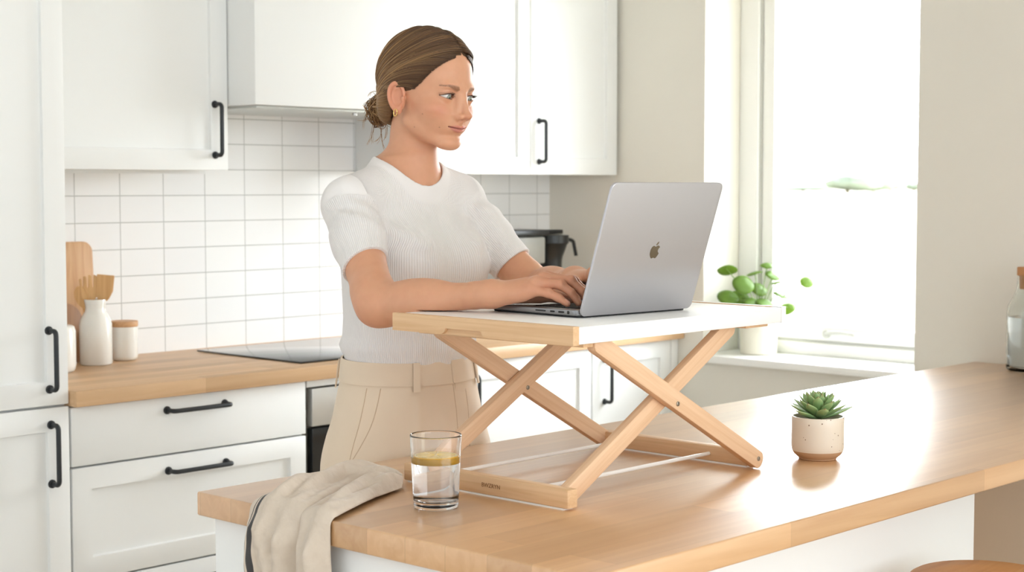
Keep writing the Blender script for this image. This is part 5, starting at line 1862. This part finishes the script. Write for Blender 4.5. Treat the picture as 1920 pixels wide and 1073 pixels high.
def fold_n(P, f, seed=0.0):
    return np.sin(P[:, 0] * f + seed) * np.sin(P[:, 1] * f * 0.9 + seed * 2.1) * np.sin(P[:, 2] * f * 1.1 + seed * 0.7)


cuR = shR + (elR - shR) * 0.60; cuL = shL + (elL - shL) * 0.70
axR = (elR - shR) / np.linalg.norm(elR - shR); axL = (elL - shL) / np.linalg.norm(elL - shL)
# the cuff planes are a little steeper than square to the arm
nR = axR + 0.32 * np.array([.684, -.729, 0]) + np.array([0.0, 0.0, -0.15]); nR /= np.linalg.norm(nR)
nL = axL + np.array([0.1, -0.05, -0.12]); nL /= np.linalg.norm(nL)


def sleeve(P, S_, E, ax, cn, cu_, rc):
    t1 = S_ + (E - S_) * 0.35
    d = chain(P, [S_ + np.array([0, 0, .002]), t1, S_ + (E - S_) * 0.75], [.0515, .0475, rc], .025)
    # soft creases running round the arm below the shoulder
    s_ = (P - S_) @ ax
    u_ = (P - S_) @ np.array([0.2, -0.9, 0.3])
    d = d - 0.0022 * np.sin((s_ * 1.0 - u_ * 0.75) * 170) * np.exp(-((s_ - .06) / .045) ** 2) * np.clip(u_ * 30 + 0.6, 0, 1)
    d = smax(d, (P - cu_) @ cn, .0015)
    inner = chain(P, [S_ + (E - S_) * 0.30, S_ + (E - S_) * 0.9], [.036, .0395], .01)
    return smax(d, -np.maximum(inner, -((P - cu_) @ cn) - .03), .001)


SWT = [(0.99, 0, 0, .146, .108, .108), (1.055, 0, 0, .140, .1035, .103), (1.085, 0, 0, .1425, .1055, .106), (1.105, 0, .002, .148, .109, .113), (1.16, 0, 0, .144, .107, .110), (1.24, 0, 0, .149, .109, .110), (1.31, 0, .004, .154, .102, .108), (1.36, 0, .008, .142, .082, .095), (1.40, 0, .012, .108, .067, .079), (1.44, 0, .014, .073, .056, .067), (1.47, 0, .012, .058, .052, .060)]
SWT = [(z, BC[0] + a, BC[1] + b_, c, d, e) for z, a, b_, c, d, e in SWT]


def top_torso(P):
    d = loft(P, SWT)
    nb_ = np.array([2.203, 2.350, 1.420])
    for s_ in (shR, shL):
        d = smin(d, cone(P, nb_ + np.array([0, 0, .004]), s_ + np.array([0, 0, .012]), .0475, .0500), .032)
    for sx2 in (-1, 1):
        d = smin(d, ellr(P, (BC[0] + sx2 * .064, BC[1] - .072, 1.262), (.061, .058, .066), rotm('X', -12)), .055)
    for S_ in (shR, shL):
        d = smin(d, cone(P, np.array([2.207, 2.372, 1.450]), S_ * 0.75 + np.array([2.207, 2.372, 1.405]) * 0.25, .0245, .033), .05)
    # neck band
    d = d - 0.0016 * np.exp(-((nk(P) - .008) / .007) ** 2)
    # blousing folds above the waist and at the back
    th_ = np.arctan2(P[:, 1] - BC[1], P[:, 0] - BC[0])
    zz = P[:, 2]
    d = d - 0.0010 - 0.0045 * np.exp(-((zz - 1.100) / .020) ** 2) - 0.0030 * np.sin(th_ * 11 + np.sin(zz * 40) * 0.8) * np.exp(-((zz - 1.105) / .030) ** 2) * (0.6 + 0.4 * np.sin(th_ * 3))
    # tension folds from the armpit
    for s_, S_ in ((-1, shR), (1, shL)):
        a_ = S_ + np.array([-s_ * .030, -.045, -.030]); b_ = np.array([BC[0] + s_ * .072, BC[1] - .118, 1.300])
        d = smin(d, cone(P, a_, b_, .012, .004), .022)
        b2 = np.array([BC[0] + s_ * .10, BC[1] - .105, 1.262])
        d = smin(d, cone(P, a_ + [0, -.004, -.022], b2, .010, .004), .018)
    return d


NKA = np.array([0.0, -0.34, 1.0]); NKA /= np.linalg.norm(NKA)


def nk(P):
    """distance outward from the neckline opening (negative inside)"""
    q = P - np.array([2.198, 2.357, 1.42])
    t_ = q @ NKA
    q = q - t_[:, None] * NKA
    r = np.sqrt((q[:, 0] / 0.069) ** 2 + (q[:, 1] / 0.0625) ** 2) * 0.065
    return np.maximum(r - 0.065, -(P[:, 2] - 1.365))


def top_field(P):
    d = top_torso(P)
    sR = sleeve(P, shR, elR, axR, nR, cuR, .0445)
    sL = sleeve(P, shL, elL, axL, nL, cuL, .0445)
    d = smin(d, sR, .016); d = smin(d, sL, .016)
    # cut the neck opening and hem
    d = smax(d, -nk(P), .0025)
    d = smax(d, 1.020 - P[:, 2], .004)
    d = np.maximum(d, -np.maximum(torso(P, -0.010), -(P[:, 2] - 1.05)))    # hollow inside
    return d


V, Q = isosurf(top_field, (1.93, 2.13, 1.00), (2.49, 2.50, 1.50), 0.0019, newton=1)
print('top verts', len(V))
me = np_mesh('ribbed_top', V, Q)
dt = top_torso(V); dR = sleeve(V, shR, elR, axR, nR, cuR, .0445); dL = sleeve(V, shL, elL, axL, nL, cuL, .0445)
th_ = np.arctan2(V[:, 0] - BC[0], -(V[:, 1] - BC[1]))
xr = (V[:, 0] - BC[0]) / .152; t1 = np.arctan2(xr, -(V[:, 1] - BC[1]) / .108); t2 = np.arcsin(np.clip(xr, -1, 1)); w_ = np.clip((V[:, 2] - 1.29) / .05, 0, 1)
w_ = w_ * w_ * (3 - 2 * w_) * (V[:, 1] < BC[1] + .02)
rib = (t1 * (1 - w_) + t2 * w_) * 0.125


def arib(V, S_, ax):
    r_ = V - S_; r_ = r_ - (r_ @ ax)[:, None] * ax
    e1 = np.cross(ax, [0, 1.0, 0.0]); e1 /= np.linalg.norm(e1); e2 = np.cross(ax, e1)
    return np.arctan2(r_ @ e1, r_ @ e2) * 0.048


isR = (dR < dt - .0005) & (V[:, 0] < 2.10); isL = (dL < dt - .0005) & (V[:, 0] > 2.30)
rib = np.where(isR, arib(V, shR, axR), rib); rib = np.where(isL, arib(V, shL, axL), rib)
set_f(me, 'rib', rib)
nkd = nk(V)
amp = np.clip((nkd - .016) / .004, 0, 1)
seam = np.exp(-(np.minimum(np.abs(dR - dt), np.abs(dL - dt)) / .0012) ** 2) * (V[:, 2] > 1.30)
set_f(me, 'ribamp', amp * (1 - seam))
kn = bpy.data.materials.new('white_rib_knit'); kn.use_nodes = True
n = kn.node_tree; b = n.nodes['Principled BSDF']; b.inputs['Roughness'].default_value = 0.85; b.inputs['Sheen Weight'].default_value = 0.25
b.inputs['Specular IOR Level'].default_value = 0.2
at_ = n.nodes.new('ShaderNodeAttribute'); at_.attribute_name = 'rib'
m1 = n.nodes.new('ShaderNodeMath'); m1.operation = 'MULTIPLY'; m1.inputs[1].default_value = 2 * PI / 0.0036
m2 = n.nodes.new('ShaderNodeMath'); m2.operation = 'SINE'
aa = n.nodes.new('ShaderNodeAttribute'); aa.attribute_name = 'ribamp'
m3 = n.nodes.new('ShaderNodeMath'); m3.operation = 'MULTIPLY'
n.links.new(at_.outputs['Fac'], m1.inputs[0]); n.links.new(m1.outputs[0], m2.inputs[0]); n.links.new(m2.outputs[0], m3.inputs[0]); n.links.new(aa.outputs['Fac'], m3.inputs[1])
bp = n.nodes.new('ShaderNodeBump'); bp.inputs['Strength'].default_value = 0.55; bp.inputs['Distance'].default_value = 0.0007
n.links.new(m3.outputs[0], bp.inputs['Height']); n.links.new(bp.outputs[0], b.inputs['Normal'])
b.inputs['Base Color'].default_value = lin(240, 234, 227)
mk = n.nodes.new('ShaderNodeMix'); mk.data_type = 'RGBA'; mk.inputs[6].default_value = lin(226, 221, 219); mk.inputs[7].default_value = lin(241, 238, 237)
mr_ = n.nodes.new('ShaderNodeMapRange'); mr_.inputs['From Min'].default_value = -1; n.links.new(m3.outputs[0], mr_.inputs['Value']); n.links.new(mr_.outputs[0], mk.inputs[0]); n.links.new(mk.outputs[2], b.inputs['Base Color'])
M['knit'] = kn
mesh_obj('ribbed_top', me, kn, person, smooth=180)

# ---------------------------------------------------------------- trousers
PCX, PCY = BC
TR = [(0.70, 0, 0, .184, .120, .110), (0.80, 0, 0, .182, .122, .114), (0.86, 0, 0, .180, .124, .118), (0.93, 0, 0, .175, .126, .122), (0.98, 0, 0, .166, .122, .119), (1.03, 0, 0, .154, .114, .112), (1.062, 0, 0, .1475, .1075, .108), (1.080, 0, 0, .1455, .1060, .106)]
TR = [(z, BC[0] - .004 * 0, BC[1] + .004, c, d, e) for z, a, b_, c, d, e in TR]


def trouser_field(P):
    d = loft(P, [(0.55, *TR[0][1:])] + TR)
    d = smax(d, 0.72 - P[:, 2], .05)
    legs_ = None
    for s_ in (-1, 1):
        l = chain(P, [np.array([BC[0] + s_ * .092, BC[1] + .004, .86]), np.array([BC[0] + s_ * .095, BC[1], .48]), np.array([BC[0] + s_ * .10, BC[1] + .01, .06])], [.097, .082, .078], .05)
        l = smax(l, .03 - P[:, 2], .003)
        d = smin(d, l, .05)
    d = smax(d, P[:, 2] - 1.080, .002)
    th_ = np.arctan2(P[:, 0] - BC[0], -(P[:, 1] - BC[1]))
    z = P[:, 2]
    # pressed crease and soft folds falling from the waistband
    d = d - 0.0035 * np.exp(-(((th_ + 0.62 - (1.03 - z) * 0.10)) / .07) ** 2) * np.clip((1.02 - z) * 20, 0, 1)
    d = d - 0.0030 * np.exp(-(((th_ + 0.15)) / .10) ** 2) * np.clip((1.0 - z) * 10, 0, 1)
    d = d - 0.0022 * np.sin(th_ * 9 + z * 14) * np.clip((1.03 - z) * 6, 0, 1)
    d = d - 0.0040 * np.exp(-(((th_ + 1.45 + (z - .9) * .6)) / .12) ** 2) * np.clip((1.0 - z) * 8, 0, 1)
    return d


V, Q = isosurf(trouser_field, (1.98, 2.17, 0.0), (2.42, 2.52, 1.10), 0.0035, newton=1)
me = np_mesh('trousers', V, Q)
M['twill'] = pmat('beige_twill', lin(224, 205, 182), 0.8, var=0.02, vscale=30, bump=0.15, bscale=1200, sheen=0.2, spec=0.25)
M['twill_seam'] = pmat('beige_seam', lin(196, 170, 142), 0.85, var=0.03)
tr = mesh_obj('trousers', me, M['twill'], person, smooth=180)


def tsurf(th_, z, lift=0.0):
    """point on the trouser surface: th_ measured from the front towards her left (+X)"""
    dirn = np.array([math.sin(th_), -math.cos(th_), 0.0])
    c = np.array([BC[0], BC[1] + .004, z])
    lo, hi = 0.05, 0.26
    for _ in range(30):
        m_ = (lo + hi) / 2
        if trouser_field((c + dirn * m_)[None])[0] < 0: lo = m_
        else: hi = m_
    return c + dirn * (lo + lift)


# waistband: band following the trouser top
def ribbon(name, th0, th1, z0f, z1f, lift, thick, mat, parent, n_=80):
    b0 = bmesh.new(); rows = []
    for i in range(n_ + 1):
        th_ = th0 + (th1 - th0) * i / n_
        zl, zh = z0f(th_), z1f(th_)
        dirn = np.array([math.sin(th_), -math.cos(th_), 0.0])
        a = tsurf(th_, min(zl, 1.076)); b_ = tsurf(th_, min(zh, 1.066)); b_[2] = zh
        rows.append([b0.verts.new(tuple(a + dirn * (lift - .001))), b0.verts.new(tuple(a + dirn * (lift + thick))), b0.verts.new(tuple(b_ + dirn * (lift + thick))), b0.verts.new(tuple(b_ + dirn * (lift - .001)))])
    for p, q_ in zip(rows[:-1], rows[1:]):
        for k in range(4):
            b0.faces.new((p[k], p[(k + 1) % 4], q_[(k + 1) % 4], q_[k]))
    if abs(abs(th1 - th0) - 2 * PI) > 0.01:
        b0.faces.new(rows[0]); b0.faces.new(rows[-1][::-1])
    return ob(name, b0, mat, parent, smooth=50)


wb = ribbon('waistband', -PI + .0001 + .03, PI + .03 - .0001, lambda t: 1.036 - .004 * math.cos(t), lambda t: 1.080 - .004 * math.cos(t), .0, .0028, M['twill'], tr, 140)
ribbon('waistband_tab', 0.10, 0.45, lambda t: 1.033, lambda t: 1.0775, .0030, .0025, M['twill'], tr, 14)
for th_ in (-0.62, 0.92, -2.05, 2.4):
    ribbon('belt_loop', th_ - .055, th_ + .055, lambda t: 1.022, lambda t: 1.0775, .0052, .0022, M['twill'], tr, 4)


def seamline(pts, r=.0009, mat=None):
    return tube([tuple(tsurf(a, z, -.0002)) for a, z in pts], r, 6)


lp = lambda a0, z0, a1, z1, n_=14, bow=0.0: [(a0 + (a1 - a0) * k / n_ + bow * math.sin(PI * k / n_), z0 + (z1 - z0) * k / n_) for k in range(n_ + 1)]
ob('side_seam', seamline(lp(-1.31, 1.030, -1.42, 0.80)), M['twill_seam'], tr, smooth=180)
ob('pocket_edge', seamline(lp(-1.13, 1.030, -1.405, 0.875, bow=0.05), .0009), M['twill_seam'], tr, smooth=180)
ob('fly_seam', seamline(lp(0.12, 1.030, 0.10, 0.80), .0009), M['twill_seam'], tr, smooth=180)
ob('fly_flap', ribbon('fly_flap', 0.16, 0.45, lambda t: .80, lambda t: 1.032, .0005, .0015, M['twill'], tr, 10).data and seamline(lp(0.45, 1.03, 0.42, 0.82), .0008), M['twill_seam'], tr, smooth=180)
# shoes
M['shoe'] = pmat('shoe_white', lin(236, 234, 228), 0.5, var=0.02)


def shoe_field(P, s_):
    c = BC[0] + s_ * .10
    d = cone(P, (c, BC[1] + .06, .045), (c, BC[1] - .06, .04), .042, .040)
    d = smin(d, cone(P, (c, BC[1] - .04, .035), (c + s_ * .01, BC[1] - .125, .03), .040, .030), .03)
    d = smin(d, cone(P, (c, BC[1] + .03, .05), (c, BC[1] + .02, .095), .045, .045), .03)
    return smax(d, -P[:, 2] + .0005, .004)


for s_ in (-1, 1):
    V, Q = isosurf(lambda P: shoe_field(P, s_), (BC[0] + s_ * .10 - .07, BC[1] - .18, -0.02), (BC[0] + s_ * .10 + .07, BC[1] + .12, .16), 0.004, newton=1)
    mesh_obj('shoe', np_mesh('shoe', V, Q), M['shoe'], person, smooth=180)
